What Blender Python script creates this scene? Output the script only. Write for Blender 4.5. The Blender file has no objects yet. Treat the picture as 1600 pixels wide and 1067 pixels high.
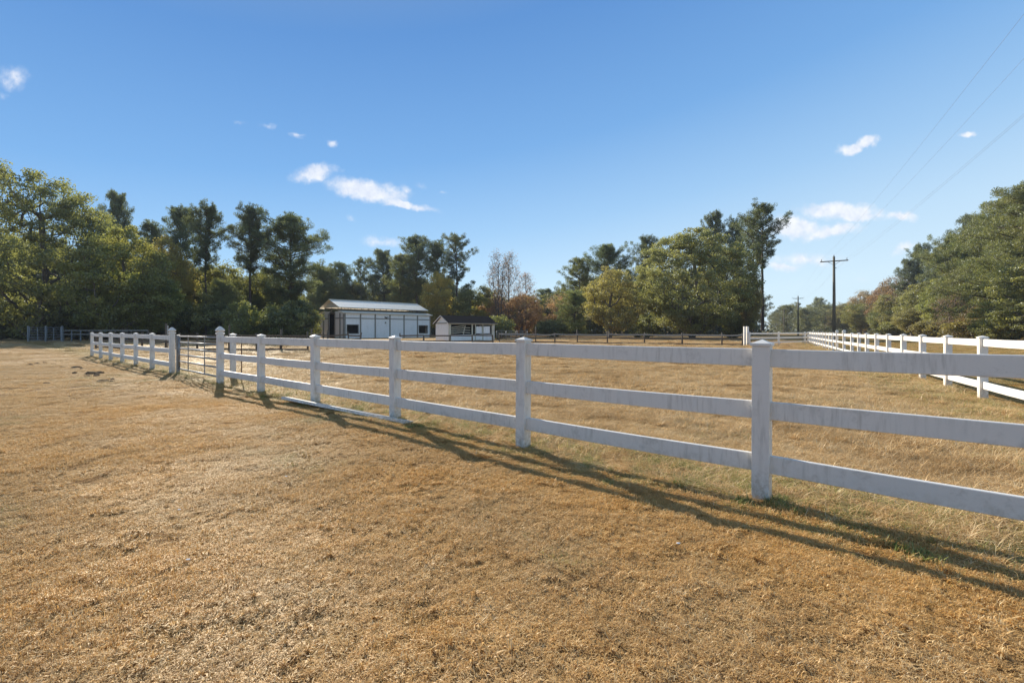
import bpy, bmesh, math, random
import numpy as np
from mathutils import Vector, Matrix
random.seed(7); RNG = np.random.default_rng(11)
R = math.radians
S = bpy.context.scene
COL = S.collection
# ---------------------------------------------------------------- camera (metres; x right, y into the picture)
F, CX, HY, HC = 690.0, 800.0, 517.0, 1.345      # focal length, centre, horizon row in photo pixels, eye height
cam = bpy.data.cameras.new('camera'); cam.lens = F/1600*36; cam.sensor_width = 36
cam.shift_y = -(533.5-HY)/1600; cam.clip_end = 8000; cam.clip_start = 0.05
co = bpy.data.objects.new('camera', cam); COL.objects.link(co)
co.location = (0, 0, HC); co.rotation_euler = (R(90), 0, 0); S.camera = co
def G(px, py, z=0.0):                            # where a ground point seen in the photo stands
    y = F*(HC-z)/(py-HY); return Vector(((px-CX)/F*y, y, z))
def X(px, y): return (px-CX)/F*y
def HT(py, y): return HC+(HY-py)/F*y
# ---------------------------------------------------------------- view
S.view_settings.view_transform = 'Standard'; S.view_settings.look = 'None'
S.view_settings.gamma = 1; S.view_settings.use_curve_mapping = False
S.view_settings.exposure = 0.7
S.cycles.use_denoising = True; S.cycles.denoising_prefilter = 'ACCURATE'
S.cycles.max_bounces = 6; S.cycles.transparent_max_bounces = 4; S.cycles.transmission_bounces = 3
S.cycles.sample_clamp_indirect = 4
# ---------------------------------------------------------------- node helper
class NT:
    def __init__(s, tree): s.t = tree; s.n = tree.nodes; s.l = tree.links
    def put(s, sock, v):
        if v is None: return
        if isinstance(v, bpy.types.NodeSocket): s.l.new(v, sock)
        else:
            try: sock.default_value = v
            except Exception:
                if len(v) == 3: sock.default_value = (*v, 1)
    def node(s, typ, ins=None, **kw):
        n = s.n.new(typ)
        for k, v in kw.items(): setattr(n, k, v)
        for k, v in (ins or {}).items(): s.put(n.inputs[k], v)
        return n
    def math(s, op, a, b=None, c=None, clamp=False):
        n = s.node('ShaderNodeMath', operation=op, use_clamp=clamp)
        for i, v in enumerate((a, b, c)): s.put(n.inputs[i], v)
        return n.outputs[0]
    def vec(s, op, a, b=None, out=0):
        n = s.node('ShaderNodeVectorMath', operation=op)
        s.put(n.inputs[0], a); s.put(n.inputs[1], b); return n.outputs[out]
    def mix(s, f, a, b, blend='MIX'):
        n = s.node('ShaderNodeMix', data_type='RGBA', blend_type=blend)
        s.put(n.inputs[0], f); s.put(n.inputs[6], a); s.put(n.inputs[7], b); return n.outputs[2]
    def noise(s, vec, scale, detail=4, rough=.55, dist=0, out=0):
        return s.node('ShaderNodeTexNoise', {'Vector': vec, 'Scale': scale, 'Detail': detail, 'Roughness': rough, 'Distortion': dist}).outputs[out]
    def rng(s, v, a, b, c=0.0, d=1.0, smooth=False):
        n = s.node('ShaderNodeMapRange', interpolation_type='SMOOTHSTEP' if smooth else 'LINEAR')
        for i, q in enumerate((v, a, b, c, d)): s.put(n.inputs[i], q)
        return n.outputs[0]
    def ramp(s, f, stops):
        n = s.node('ShaderNodeValToRGB'); s.put(n.inputs[0], f); e = n.color_ramp.elements
        while len(e) < len(stops): e.new(.5)
        for el, (p, c) in zip(e, stops): el.position = p; el.color = (*c, 1)
        return n.outputs[0]
# ---------------------------------------------------------------- world: clear blue daylight with small fair-weather clouds
SUN_AZ, SUN_EL = R(-33.1), R(26.5)
SD = Vector((math.sin(SUN_AZ)*math.cos(SUN_EL), math.cos(SUN_AZ)*math.cos(SUN_EL), math.sin(SUN_EL)))
W = bpy.data.worlds.new('World'); S.world = W; W.use_nodes = True
w = NT(W.node_tree); w.n.clear()
tc = w.node('ShaderNodeTexCoord').outputs['Generated']
dirn = w.vec('NORMALIZE', tc)
sx = w.node('ShaderNodeSeparateXYZ', {0: dirn})
sky = w.node('ShaderNodeTexSky', sky_type='NISHITA', sun_disc=False, sun_elevation=SUN_EL, sun_rotation=SUN_AZ,
             altitude=100, air_density=1.0, dust_density=0.0, ozone_density=2.0).outputs[0]
sky = w.mix(1.0, sky, (.075, .080, .072), 'MULTIPLY')
elev = sx.outputs[2]
# the clear dome of the photograph: pale at the horizon, deeper upward, paler toward the right; unseen zenith greyed to soften the blue fill
az = w.math('MULTIPLY', sx.outputs[0], .16)
tt = w.math('SUBTRACT', elev, w.math('MULTIPLY', az, 1.0))
dome = w.ramp(tt, [(0.0, (.44, .56, .66)), (.10, (.36, .50, .64)), (.22, (.235, .395, .60)), (.38, (.122, .275, .53)), (.58, (.070, .190, .44)), (.8, (.15, .22, .34)), (1.0, (.17, .22, .31))])
base = w.mix(.85, sky, dome)
ys = w.math('MAXIMUM', sx.outputs[1], .03)
uv = w.node('ShaderNodeCombineXYZ', {0: w.math('DIVIDE', sx.outputs[0], ys), 1: w.math('DIVIDE', sx.outputs[2], ys), 2: 0.0}).outputs[0]
n1 = w.noise(uv, 14, 3, .5, 0, 1)
warp = w.vec('MULTIPLY', w.vec('SUBTRACT', n1, (.5, .5, .5)), (.055, .03, 0))
uvw = w.vec('ADD', w.vec('ADD', uv, warp), w.vec('MULTIPLY', w.vec('SUBTRACT', w.noise(uv, 60, 4, .6, 0, 1), (.5, .5, .5)), (.022, .016, 0)))
CLOUDS = [(22,122,34,26,0,.62), (8,150,16,10,0,.4), (418,197,20,7,4,.5), (378,191,18,4,6,.3), (463,211,13,6,10,.5), (523,225,15,8,10,.55), (489,273,46,17,-6,.95),
          (572,297,74,19,9,1.15), (632,319,66,8,13,.95), (545,298,40,13,5,.8), (633,299,17,12,20,.5), (656,289,14,7,10,.4), (598,377,44,13,4,.6), (548,339,12,8,20,.35), (692,302,14,4,0,.3),
          (1330,234,26,11,-8,1.0), (1356,224,32,12,-24,1.1), (1508,211,18,5,-10,.7), (1318,331,80,19,2,1.15), (1352,340,46,10,-6,1.0),
          (1405,338,34,11,2,.85), (1240,356,52,22,6,1.1), (1295,362,70,12,-8,1.0), (1262,407,72,16,3,.62), (1228,416,50,9,4,.7), (1550,328,30,8,-8,.55), (1410,388,34,10,-20,.7), (1350,437,22,9,0,.3)]
dens = None
for (px, py, rx, ry, a, s_) in CLOUDS:
    m = w.node('ShaderNodeMapping', {'Vector': uvw}, vector_type='TEXTURE')
    m.inputs['Location'].default_value = ((px-CX)/F, (HY-py)/F, 0)
    m.inputs['Rotation'].default_value = (0, 0, R(-a)); m.inputs['Scale'].default_value = (rx*1.12/F, ry*1.12/F, 1)
    ln = w.vec('LENGTH', m.outputs[0], out=1)
    v = w.math('MULTIPLY', w.math('SUBTRACT', 1.0, ln, clamp=True), s_)
    dens = v if dens is None else w.math('MAXIMUM', dens, v)
n2 = w.noise(uv, 26, 6, .6)
val = w.math('MULTIPLY', dens, w.math('ADD', w.math('MULTIPLY', n2, 2.4), -.15))
alpha = w.rng(val, .10, .80, 0, 1, True)
front = w.math('GREATER_THAN', sx.outputs[1], .05)
alpha = w.math('MULTIPLY', w.math('MULTIPLY', alpha, front), .86)
ccol = w.ramp(w.noise(uv, 45, 4, .6), [(.3, (.50, .53, .60)), (.62, (.64, .645, .66))])
ccol = w.mix(w.rng(n2, .35, .6, .35, 0), ccol, (.42, .48, .60))
fin = w.mix(alpha, base, ccol)
bg = w.node('ShaderNodeBackground', {'Color': fin, 'Strength': 1.0})
w.l.new(bg.outputs[0], w.node('ShaderNodeOutputWorld').inputs[0])
W.cycles.sampling_method = 'NONE'
# ---------------------------------------------------------------- sun
sl = bpy.data.lights.new('sun', 'SUN'); sl.energy = 5.0; sl.angle = R(.53); sl.color = (1, .92, .80)
so = bpy.data.objects.new('sun', sl); COL.objects.link(so); so.rotation_euler = SD.to_track_quat('Z', 'Y').to_euler(); so.location = (0, 0, 60)
# ---------------------------------------------------------------- key lines of the place
P0 = G(1190, 777); P1 = G(409, 612.5)
FD = (P1-P0).normalized()                        # foreground fence runs this way (to the left and away)
FN = Vector((-FD.y, FD.x, 0)); FN = FN if FN.y > 0 else -FN   # into the paddock
RK = 2970.0                                      # right-hand fence: x = 400/F*y + RK/F
RT, RC = 400/F, RK/F
RDIR = Vector((RT, 1, 0)).normalized()
def LAT(y, c): return Vector((RT*y+c, y, 0))     # point on a line parallel to the road
# ---------------------------------------------------------------- object helpers
def link(o, parent=None):
    COL.objects.link(o)
    if parent is not None: o.parent = parent
    return o
def tag(o, label=None, cat=None, group=None, kind=None):
    if label: o['label'] = label
    if cat: o['category'] = cat
    if group: o['group'] = group
    if kind: o['kind'] = kind
    return o
def thing(name, loc, label, cat, group=None, rz=0, scale=None):
    o = bpy.data.objects.new(name, None); COL.objects.link(o); o.empty_display_size = .2
    o.location = loc; o.rotation_euler = (0, 0, rz)
    if scale is not None: o.scale = scale
    return tag(o, label, cat, group)
def arr_mesh(name, V, Fq, mat, tone=None, smooth=False):
    """V (n,3), Fq (m,k) with equal k"""
    me = bpy.data.meshes.new(name); V = np.asarray(V, np.float32); Fq = np.asarray(Fq, np.int32); k = Fq.shape[1]
    me.vertices.add(len(V)); me.vertices.foreach_set('co', V.ravel())
    me.loops.add(Fq.size); me.loops.foreach_set('vertex_index', Fq.ravel())
    me.polygons.add(len(Fq)); me.polygons.foreach_set('loop_start', np.arange(0, Fq.size, k, dtype=np.int32))
    if smooth: me.polygons.foreach_set('use_smooth', np.ones(len(Fq), bool))
    if tone is not None:
        a = me.attributes.new('tone', 'FLOAT', 'FACE'); a.data.foreach_set('value', np.asarray(tone, np.float32))
    me.update(); me.validate()
    if mat: me.materials.append(mat)
    return me
class MB:
    def __init__(s): s.bm = bmesh.new()
    def box(s, c, size, rot=None, bevel=0, taper=1.0):
        r = bmesh.ops.create_cube(s.bm, size=1.0); vs = r['verts']
        for v in vs:
            k = taper if v.co.z > 0 else 1
            v.co = Vector((v.co.x*size[0]*k, v.co.y*size[1]*k, v.co.z*size[2]))
        if bevel:
            es = list({e for v in vs for e in v.link_edges})
            q = bmesh.ops.bevel(s.bm, geom=es+vs, offset=bevel, segments=2, profile=.6, affect='EDGES')
            vs = list({v for f in q['faces'] for v in f.verts} | {v for v in vs if v.is_valid})
        m = Matrix.Translation(c) @ (rot.to_4x4() if rot is not None else Matrix())
        bmesh.ops.transform(s.bm, matrix=m, verts=vs); return s
    def bar(s, a, b, wd, ht, bevel=0):            # board from a to b, ht up, wd across
        a, b = Vector(a), Vector(b); d = b-a; x = d.normalized(); z = Vector((0, 0, 1)); yv = z.cross(x)
        if yv.length < 1e-4: yv = Vector((0, 1, 0))
        yv.normalize(); zz = x.cross(yv)
        return s.box((a+b)/2, (d.length, wd, ht), Matrix((x, yv, zz)).transposed(), bevel)
    def tube(s, pts, rad, n=8, cap=True):
        pts = [Vector(p) for p in pts]; rings = []
        rad = rad if isinstance(rad, (list, tuple)) else [rad]*len(pts)
        up = Vector((0, 0, 1))
        for i, p in enumerate(pts):
            d = (pts[min(i+1, len(pts)-1)]-pts[max(i-1, 0)]).normalized()
            a = d.cross(up if abs(d.z) < .95 else Vector((1, 0, 0))).normalized(); b = d.cross(a)
            rings.append([s.bm.verts.new(p+rad[i]*(math.cos(t)*a+math.sin(t)*b)) for t in (2*math.pi*j/n for j in range(n))])
        for r0, r1 in zip(rings, rings[1:]):
            for j in range(n):
                f = s.bm.faces.new((r0[j], r0[(j+1) % n], r1[(j+1) % n], r1[j])); f.smooth = True
        if cap: s.bm.faces.new(rings[0][::-1]); s.bm.faces.new(rings[-1])
        return s
    def poly(s, vs): s.bm.faces.new([s.bm.verts.new(v) for v in vs]); return s
    def prism(s, prof, d):                        # closed profile extruded by vector d
        a = [s.bm.verts.new(p) for p in prof]; b = [s.bm.verts.new(Vector(p)+Vector(d)) for p in prof]
        s.bm.faces.new(a[::-1]); s.bm.faces.new(b)
        for i in range(len(a)): s.bm.faces.new((a[i], a[(i+1) % len(a)], b[(i+1) % len(a)], b[i]))
        return s
    def mesh(s, name, mat):
        bmesh.ops.recalc_face_normals(s.bm, faces=s.bm.faces)
        me = bpy.data.meshes.new(name); s.bm.to_mesh(me); s.bm.free(); me.materials.append(mat); return me
    def obj(s, name, mat, parent=None): return link(bpy.data.objects.new(name, s.mesh(name, mat)), parent)
def inst(name, me, parent, loc=(0, 0, 0), rz=0, rx=0, ry=0, scale=None):
    o = bpy.data.objects.new(name, me); link(o, parent); o.location = loc; o.rotation_euler = (rx, ry, rz)
    if scale: o.scale = scale
    return o
# ---------------------------------------------------------------- materials
def mat(name):
    m = bpy.data.materials.new(name); m.use_nodes = True; t = NT(m.node_tree); t.n.clear()
    t.out = t.node('ShaderNodeOutputMaterial'); return m, t
def princ(t, col, rough=.6, bump=None, bstr=.3, bdist=.01, metal=0, spec=.4):
    p = t.node('ShaderNodeBsdfPrincipled', {'Base Color': col, 'Roughness': rough, 'Metallic': metal, 'Specular IOR Level': spec})
    if bump is not None:
        b = t.node('ShaderNodeBump', {'Height': bump, 'Strength': bstr, 'Distance': bdist}); t.l.new(b.outputs[0], p.inputs['Normal'])
    t.l.new(p.outputs[0], t.out.inputs[0]); return p
def simple(name, c1, c2, scale=8, rough=.6, stretch=(1, 1, 1), metal=0, bstr=.3, spec=.4):
    m, t = mat(name); co_ = t.node('ShaderNodeTexCoord').outputs['Object']
    v = t.vec('MULTIPLY', co_, stretch); rnd = t.node('ShaderNodeObjectInfo').outputs['Random']
    v = t.vec('ADD', v, t.vec('MULTIPLY', t.node('ShaderNodeCombineXYZ', {0: rnd, 1: rnd, 2: rnd}).outputs[0], (30, 50, 70)))
    n = t.noise(v, scale, 6, .65); princ(t, t.ramp(n, [(.3, c1), (.7, c2)]), rough, n, bstr, .01, metal, spec); return m
# weathered white paint / vinyl: grey-green run marks from the top edge, scuffs and grime
def white_fence(name, dirt=.5, base=(.69, .665, .615)):
    m, t = mat(name); P = t.node('ShaderNodeNewGeometry').outputs['Position']
    a = t.noise(t.vec('MULTIPLY', P, (26, 26, 3.0)), 1.0, 5, .65)          # vertical streaks
    b = t.noise(P, .9, 4, .7); c = t.noise(P, 5, 7, .75); f = t.noise(P, 60, 4, .7)
    st = t.math('MULTIPLY', t.rng(a, .46, .72, 0, 1, True), t.rng(b, .42, .62, .08, 1, True))
    pat = t.math('MULTIPLY', t.rng(c, .52, .68, 0, 1, True), .75)
    sp = t.math('MULTIPLY', t.rng(f, .60, .72, 0, 1, True), .30)
    d = t.math('MULTIPLY', t.math('MAXIMUM', t.math('MAXIMUM', st, pat), sp), dirt)
    z = t.node('ShaderNodeSeparateXYZ', {0: P}).outputs[2]
    foot = t.math('MULTIPLY', t.rng(z, .30, .0, 0, 1), t.rng(t.noise(P, 22, 5, .7), .42, .62))
    col = t.mix(d, base, t.mix(b, (.24, .24, .19), (.34, .31, .27))); col = t.mix(t.math('MULTIPLY', foot, .75), col, (.28, .21, .12))
    princ(t, col, t.rng(c, .3, .7, .42, .62), c, .10, .004, spec=.35); return m
M_FENCE = white_fence('weathered_white_fence', .5)
M_CLEAN = white_fence('clean_white_fence', .20, (.80, .755, .68))
M_WOOD = simple('weathered_wood', (.055, .042, .03), (.19, .15, .11), 9, .85, (6, 6, .8))
M_GREYWOOD = simple('silvered_wood', (.22, .20, .17), (.46, .43, .38), 9, .85, (1, 6, 6))
M_PIPE = simple('galvanised_pipe', (.20, .20, .20), (.36, .36, .35), 6, .5, (1, 1, 1), .6)
M_BLUE = simple('blue_grey_pipe', (.13, .14, .15), (.24, .26, .27), 6, .55, (1, 1, 1), .2)
M_RUST = simple('rusted_steel', (.07, .03, .015), (.20, .09, .04), 30, .8)
M_POLE = simple('creosoted_pole', (.08, .075, .055), (.20, .175, .125), 6, .8, (5, 5, .4))
M_WIRE = simple('dark_wire', (.12, .12, .13), (.18, .18, .19), 6, .6)
M_TRIM = simple('grey_brown_trim', (.20, .18, .145), (.31, .285, .235), 3, .7)
M_DARK = simple('black_and_interior_shade', (.012, .011, .010), (.03, .027, .022), 3, .9)  # near-black; on inner walls it stands in for indoor shade
M_SHINGLE = simple('black_shingles', (.008, .007, .008), (.016, .014, .016), 22, .95, (1, 1, 1), 0, .3, .08)
M_CREAM = simple('cream_boards', (.52, .48, .36), (.68, .63, .50), 7, .7)
M_CLAY = simple('dark_soil', (.07, .05, .032), (.19, .135, .085), 30, .95, (1, 1, 1), 0, .5, .05)
M_ROCKW = simple('pale_chip', (.6, .6, .58), (.8, .8, .78), 20, .8)
def metal_sheet(name, c1, c2, period, amp):
    m, t = mat(name); o = t.node('ShaderNodeTexCoord').outputs['Object']
    x = t.node('ShaderNodeSeparateXYZ', {0: o}).outputs[0]
    rib = t.math('POWER', t.math('ABSOLUTE', t.math('SINE', t.math('MULTIPLY', x, math.pi/period))), 6.0)
    n = t.noise(t.vec('MULTIPLY', o, (1, 1, 1)), .9, 5, .6); s = t.noise(t.vec('MULTIPLY', o, (9, 9, .8)), 1.0, 4, .6)
    col = t.mix(t.rng(n, .3, .7), c1, c2); col = t.mix(t.math('MULTIPLY', t.rng(s, .55, .75), .35), col, (.32, .27, .20))
    princ(t, col, .45, rib, .6, amp, .0, .5); return m
M_SIDING = metal_sheet('white_ribbed_siding', (.90, .87, .82), (.94, .91, .87), .30, .02)
M_ROOF = metal_sheet('pale_metal_roof', (.84, .78, .66), (.92, .86, .74), .40, .03)
# shared ground colouring: how far a point lies beyond the fence line, beyond the right-hand fence, and patchiness
def zones(t):
    P = t.node('ShaderNodeNewGeometry').outputs['Position']
    d = t.math('SUBTRACT', t.vec('DOT_PRODUCT', P, tuple(FN), 1), P0.dot(FN))
    rn = Vector((1, -RT, 0)).normalized()
    rd = t.math('SUBTRACT', t.vec('DOT_PRODUCT', P, tuple(rn), 1), RC*rn.x)
    patch = t.noise(P, .55, 4, .6); fine = t.noise(P, 3.2, 4, .65); broad = t.noise(P, .11, 3, .5)
    jit = t.math('MULTIPLY', t.math('SUBTRACT', fine, .5), 1.6)
    padd = t.math('MULTIPLY', t.rng(t.math('ADD', d, jit), -.25, .35, 0, 1, True), t.rng(t.math('ADD', rd, jit), .3, -.3, 0, 1, True))
    near = t.rng(t.math('ABSOLUTE', t.math('SUBTRACT', d, .25)), .15, 1.25, 1, 0, True)
    near2 = t.rng(t.math('ABSOLUTE', t.math('ADD', rd, .3)), .2, 1.8, 1, 0, True)
    g = t.math('MULTIPLY', t.math('MAXIMUM', near, near2), t.rng(fine, .40, .66, .0, .62))
    g2 = t.math('MULTIPLY', t.math('SUBTRACT', 1.0, t.math('MULTIPLY', padd, .75)), t.rng(patch, .56, .70, 0, .34, True), t.rng(broad, .4, .6, .4, 1))
    g = t.math('MAXIMUM', g, g2)
    g = t.math('MAXIMUM', g, t.math('MULTIPLY', t.rng(rd, .4, 1.5, 0, .45, True), t.rng(fine, .35, .6, .4, 1)))
    px_ = t.node('ShaderNodeSeparateXYZ', {0: P}).outputs[0]
    t.pale = t.math('MULTIPLY', t.rng(t.math('ADD', px_, jit), -5, -12, 0, .5, True), t.rng(broad, .3, .6, .4, 1))
    return P, padd, g, patch, fine, broad
def ground_mat():
    m, t = mat('dormant_turf'); P, padd, g, patch, fine, broad = zones(t)
    vf = t.noise(P, 26, 6, .75); vf2 = t.noise(P, 7, 5, .7)
    lawn = t.ramp(t.math('ADD', t.math('MULTIPLY', vf, .65), t.math('MULTIPLY', fine, .35)), [(.34, (.10, .055, .022)), (.47, (.26, .135, .045)), (.56, (.40, .23, .08)), (.68, (.56, .40, .20))])
    hay = t.ramp(t.math('ADD', t.math('MULTIPLY', vf, .5), t.math('MULTIPLY', vf2, .5)), [(.36, (.12, .068, .028)), (.47, (.33, .20, .08)), (.56, (.56, .38, .17)), (.68, (.74, .56, .31))])
    lawn = t.mix(t.rng(patch, .35, .65, 0, .55), lawn, (.42, .29, .14)); lawn = t.mix(t.pale, lawn, (.50, .40, .25))
    col = t.mix(padd, lawn, hay)
    col = t.mix(t.math('MULTIPLY', t.rng(broad, .42, .62), .35), col, (.47, .27, .11)); col = t.mix(t.math('MULTIPLY', padd, t.rng(patch, .54, .38, 0, .5)), col, (.28, .18, .09))
    col = t.mix(t.math('MULTIPLY', g, .8), col, t.mix(vf, (.10, .11, .03), (.26, .27, .08)))
    princ(t, col, .95, t.math('ADD', vf, t.math('MULTIPLY', vf2, 1.5)), .9, .05, spec=.1); return m
def blade_mat(name, stops, gcol, pale_pow=1.0):
    m, t = mat(name); P, padd, g, patch, fine, broad = zones(t)
    tn = t.node('ShaderNodeAttribute', attribute_name='tone').outputs['Fac']
    k = t.math('ADD', t.math('MULTIPLY', tn, .72), t.math('MULTIPLY', fine, .5)); k = t.math('SUBTRACT', k, .11)
    col = t.ramp(k, stops)
    col = t.mix(t.rng(patch, .40, .62, 0, .42), col, (.47, .37, .23)); col = t.mix(t.pale, col, (.62, .51, .34)); col = t.mix(t.math('MULTIPLY', padd, t.math('MAXIMUM', t.rng(patch, .53, .40, 0, .5), t.rng(fine, .54, .68, 0, .32))), col, (.36, .23, .11))
    gm = t.math('GREATER_THAN', g, t.math('FRACT', t.math('MULTIPLY', tn, 7.31)))
    col = t.mix(gm, col, t.mix(tn, gcol[0], gcol[1]))
    df = t.node('ShaderNodeBsdfDiffuse', {'Color': col}); tr = t.node('ShaderNodeBsdfTranslucent', {'Color': col})
    mx = t.node('ShaderNodeMixShader', {0: .30}); t.l.new(df.outputs[0], mx.inputs[1]); t.l.new(tr.outputs[0], mx.inputs[2])
    gl = t.node('ShaderNodeBsdfGlossy', {'Roughness': .45, 'Color': (.9, .85, .75, 1)})
    m2 = t.node('ShaderNodeMixShader', {0: .035}); t.l.new(mx.outputs[0], m2.inputs[1]); t.l.new(gl.outputs[0], m2.inputs[2])
    t.l.new(m2.outputs[0], t.out.inputs[0]); return m
M_GROUND = ground_mat()
M_LAWN = blade_mat('dry_lawn_blades', [(.10, (.20, .11, .038)), (.30, (.52, .285, .08)), (.52, (.70, .43, .145)), (.75, (.80, .60, .31)), (.94, (.92, .84, .64))], ((.20, .19, .045), (.44, .40, .12)))
M_HAY = blade_mat('straw_blades', [(.06, (.16, .09, .035)), (.26, (.50, .31, .11)), (.46, (.78, .54, .25)), (.70, (.90, .71, .41)), (.92, (.96, .87, .64))], ((.24, .24, .07), (.50, .46, .17)))
M_WEED = blade_mat('green_weed_blades', [(.1, (.10, .13, .03)), (.5, (.22, .26, .06)), (.8, (.38, .38, .12)), (1.0, (.62, .52, .25))], ((.12, .17, .03), (.30, .34, .09)))
# foliage: object colour is the main leaf colour, object alpha how much of the crown has turned
def leaf_mat(name, turned, trans=.56, spread=.6):
    m, t = mat(name); oi = t.node('ShaderNodeObjectInfo'); tn = t.node('ShaderNodeAttribute', attribute_name='tone').outputs['Fac']
    P = t.node('ShaderNodeNewGeometry').outputs['Position']
    br = t.rng(tn, 0, 1, 1-spread, 1+spread); 
    big = t.noise(P, .22, 3, .6)
    c = t.mix(1.0, oi.outputs['Color'], t.node('ShaderNodeCombineXYZ', {0: br, 1: br, 2: br}).outputs[0], 'MULTIPLY')
    k = t.math('MULTIPLY', t.rng(t.math('ADD', t.math('MULTIPLY', tn, .45), t.math('MULTIPLY', big, .9)), .48, .86, 0, 1, True), oi.outputs['Alpha'])
    c = t.mix(k, c, turned)
    df = t.node('ShaderNodeBsdfDiffuse', {'Color': c}); tr = t.node('ShaderNodeBsdfTranslucent', {'Color': t.mix(.35, c, t.mix(1.0, c, (1.6, 1.5, .6), 'MULTIPLY'))})
    mx = t.node('ShaderNodeMixShader', {0: trans}); t.l.new(df.outputs[0], mx.inputs[1]); t.l.new(tr.outputs[0], mx.inputs[2])
    gl = t.node('ShaderNodeBsdfGlossy', {'Roughness': .5, 'Color': (.8, .85, .9, 1)})
    m2 = t.node('ShaderNodeMixShader', {0: .06}); t.l.new(mx.outputs[0], m2.inputs[1]); t.l.new(gl.outputs[0], m2.inputs[2])
    t.l.new(m2.outputs[0], t.out.inputs[0]); return m
M_LEAF = leaf_mat('autumn_leaves', (.35, .32, .09))
M_RED = leaf_mat('rust_leaves', (.40, .19, .08), .5)
M_NEEDLE = leaf_mat('pine_needles', (.27, .26, .08), .46, .55)
M_BARK = simple('pine_bark', (.045, .032, .024), (.15, .11, .085), 5, .9, (3, 3, .6), 0, .8)
M_BARK2 = simple('grey_bark', (.06, .052, .043), (.20, .175, .15), 4, .9, (3, 3, .6), 0, .8)
M_ROAD = simple('road_asphalt', (.10, .10, .105), (.15, .15, .155), 3, .9)
# ---------------------------------------------------------------- ground
def gz(x, y):
    a = np.sin(x*.9+y*.35)*.012+np.sin(x*.31-y*.77+1.3)*.018+np.sin(x*2.3+y*1.9)*.006
    return a*np.exp(-np.hypot(x, y-6)/40)
def sinh_axis(n, lim, fine):
    k = np.linspace(-1, 1, n); a = 8.0; return np.sinh(k*a)/np.sinh(a)*lim
ax = sinh_axis(420, 1400, 1); ay = sinh_axis(420, 1400, 1)+8
gx, gy = np.meshgrid(ax, ay, indexing='ij'); n_ = len(ax)
V = np.stack([gx, gy, gz(gx, gy)-.004], -1).reshape(-1, 3)
ii, jj = np.meshgrid(np.arange(n_-1), np.arange(n_-1), indexing='ij'); b_ = (ii*n_+jj).ravel()
ground = link(bpy.data.objects.new('ground', arr_mesh('ground', V, np.stack([b_, b_+n_, b_+n_+1, b_+1], -1), M_GROUND, smooth=True)))
tag(ground, kind='structure')
def strip(name, c0, c1, y0, y1, z, m):
    mb = MB(); n = 30
    for i in range(n):
        a, b = y0+(y1-y0)*i/n, y0+(y1-y0)*(i+1)/n
        p = [LAT(a, c0), LAT(a, c1), LAT(b, c1), LAT(b, c0)]
        for q in p: q.z = z
        mb.poly(p)
    o = mb.obj(name, m); return tag(o, kind='structure')
strip('road', 20.5, 27, -60, 900, .028, M_ROAD)
# ---------------------------------------------------------------- grass
protos = bpy.data.collections.new('grass_patches')           # source patches, never linked to the scene
def blades(n, size, hl, lean, width, seed, curl=.5, segs=2, clump=0, ctone=.5):
    r = np.random.default_rng(seed); c = r.uniform(-size/2, size/2, (n, 2))
    if clump:
        cc = r.uniform(-size/2, size/2, (clump, 2)); ci_ = r.integers(0, clump, n); k_ = r.uniform(0, 1, n) < .72; c = np.where(k_[:, None], cc[ci_]+r.normal(0, size*.035, (n, 2)), c)
    L = r.uniform(hl[0], hl[1], n); az = r.uniform(0, 2*np.pi, n); le = np.clip(r.normal(lean[0], lean[1], n), 0, 1.5)
    wd = width*r.uniform(.6, 1.3, n); verts = np.zeros((n, (segs+1)*2, 3)); ang = le.copy(); p = np.zeros((n, 3)); p[:, :2] = c; p[:, 2] = r.uniform(-.004, .004, n)
    twist = r.uniform(-.6, .6, n); azz = az.copy()
    for s in range(segs+1):
        side = np.stack([-np.sin(azz), np.cos(azz), np.zeros(n)], -1); f = (1-s/(segs+.001))**.7
        ww = (wd*np.maximum(f, .12)/2)[:, None]
        verts[:, 2*s] = p-side*ww; verts[:, 2*s+1] = p+side*ww
        d = np.stack([np.sin(ang)*np.cos(azz), np.sin(ang)*np.sin(azz), np.cos(ang)], -1); p = p+d*(L/segs)[:, None]
        ang = ang+curl*r.uniform(.2, 1.5, n); azz = azz+twist
        p[:, 2] = np.maximum(p[:, 2], .003)
    k = (segs+1)*2; base = (np.arange(n)*k)[:, None]
    fs = np.concatenate([base+np.array([2*s, 2*s+1, 2*s+3, 2*s+2]) for s in range(segs)], 0)
    t = r.beta(1.7, 1.7, n)
    if clump: t = t*(1-ctone)+r.beta(1.5, 1.5, clump)[ci_]*ctone
    t = np.tile(t, segs)
    return verts.reshape(-1, 3), fs, t
def patch_objs(prefix, m, k, **kw):
    col = bpy.data.collections.new(prefix+'_patches')
    for i in range(k):
        v, f, t = blades(seed=i*17+3, **kw); o = bpy.data.objects.new('%s_patch_%02d' % (prefix, i), arr_mesh(prefix+'_patch', v, f, m, t)); col.objects.link(o)
    return col
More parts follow.
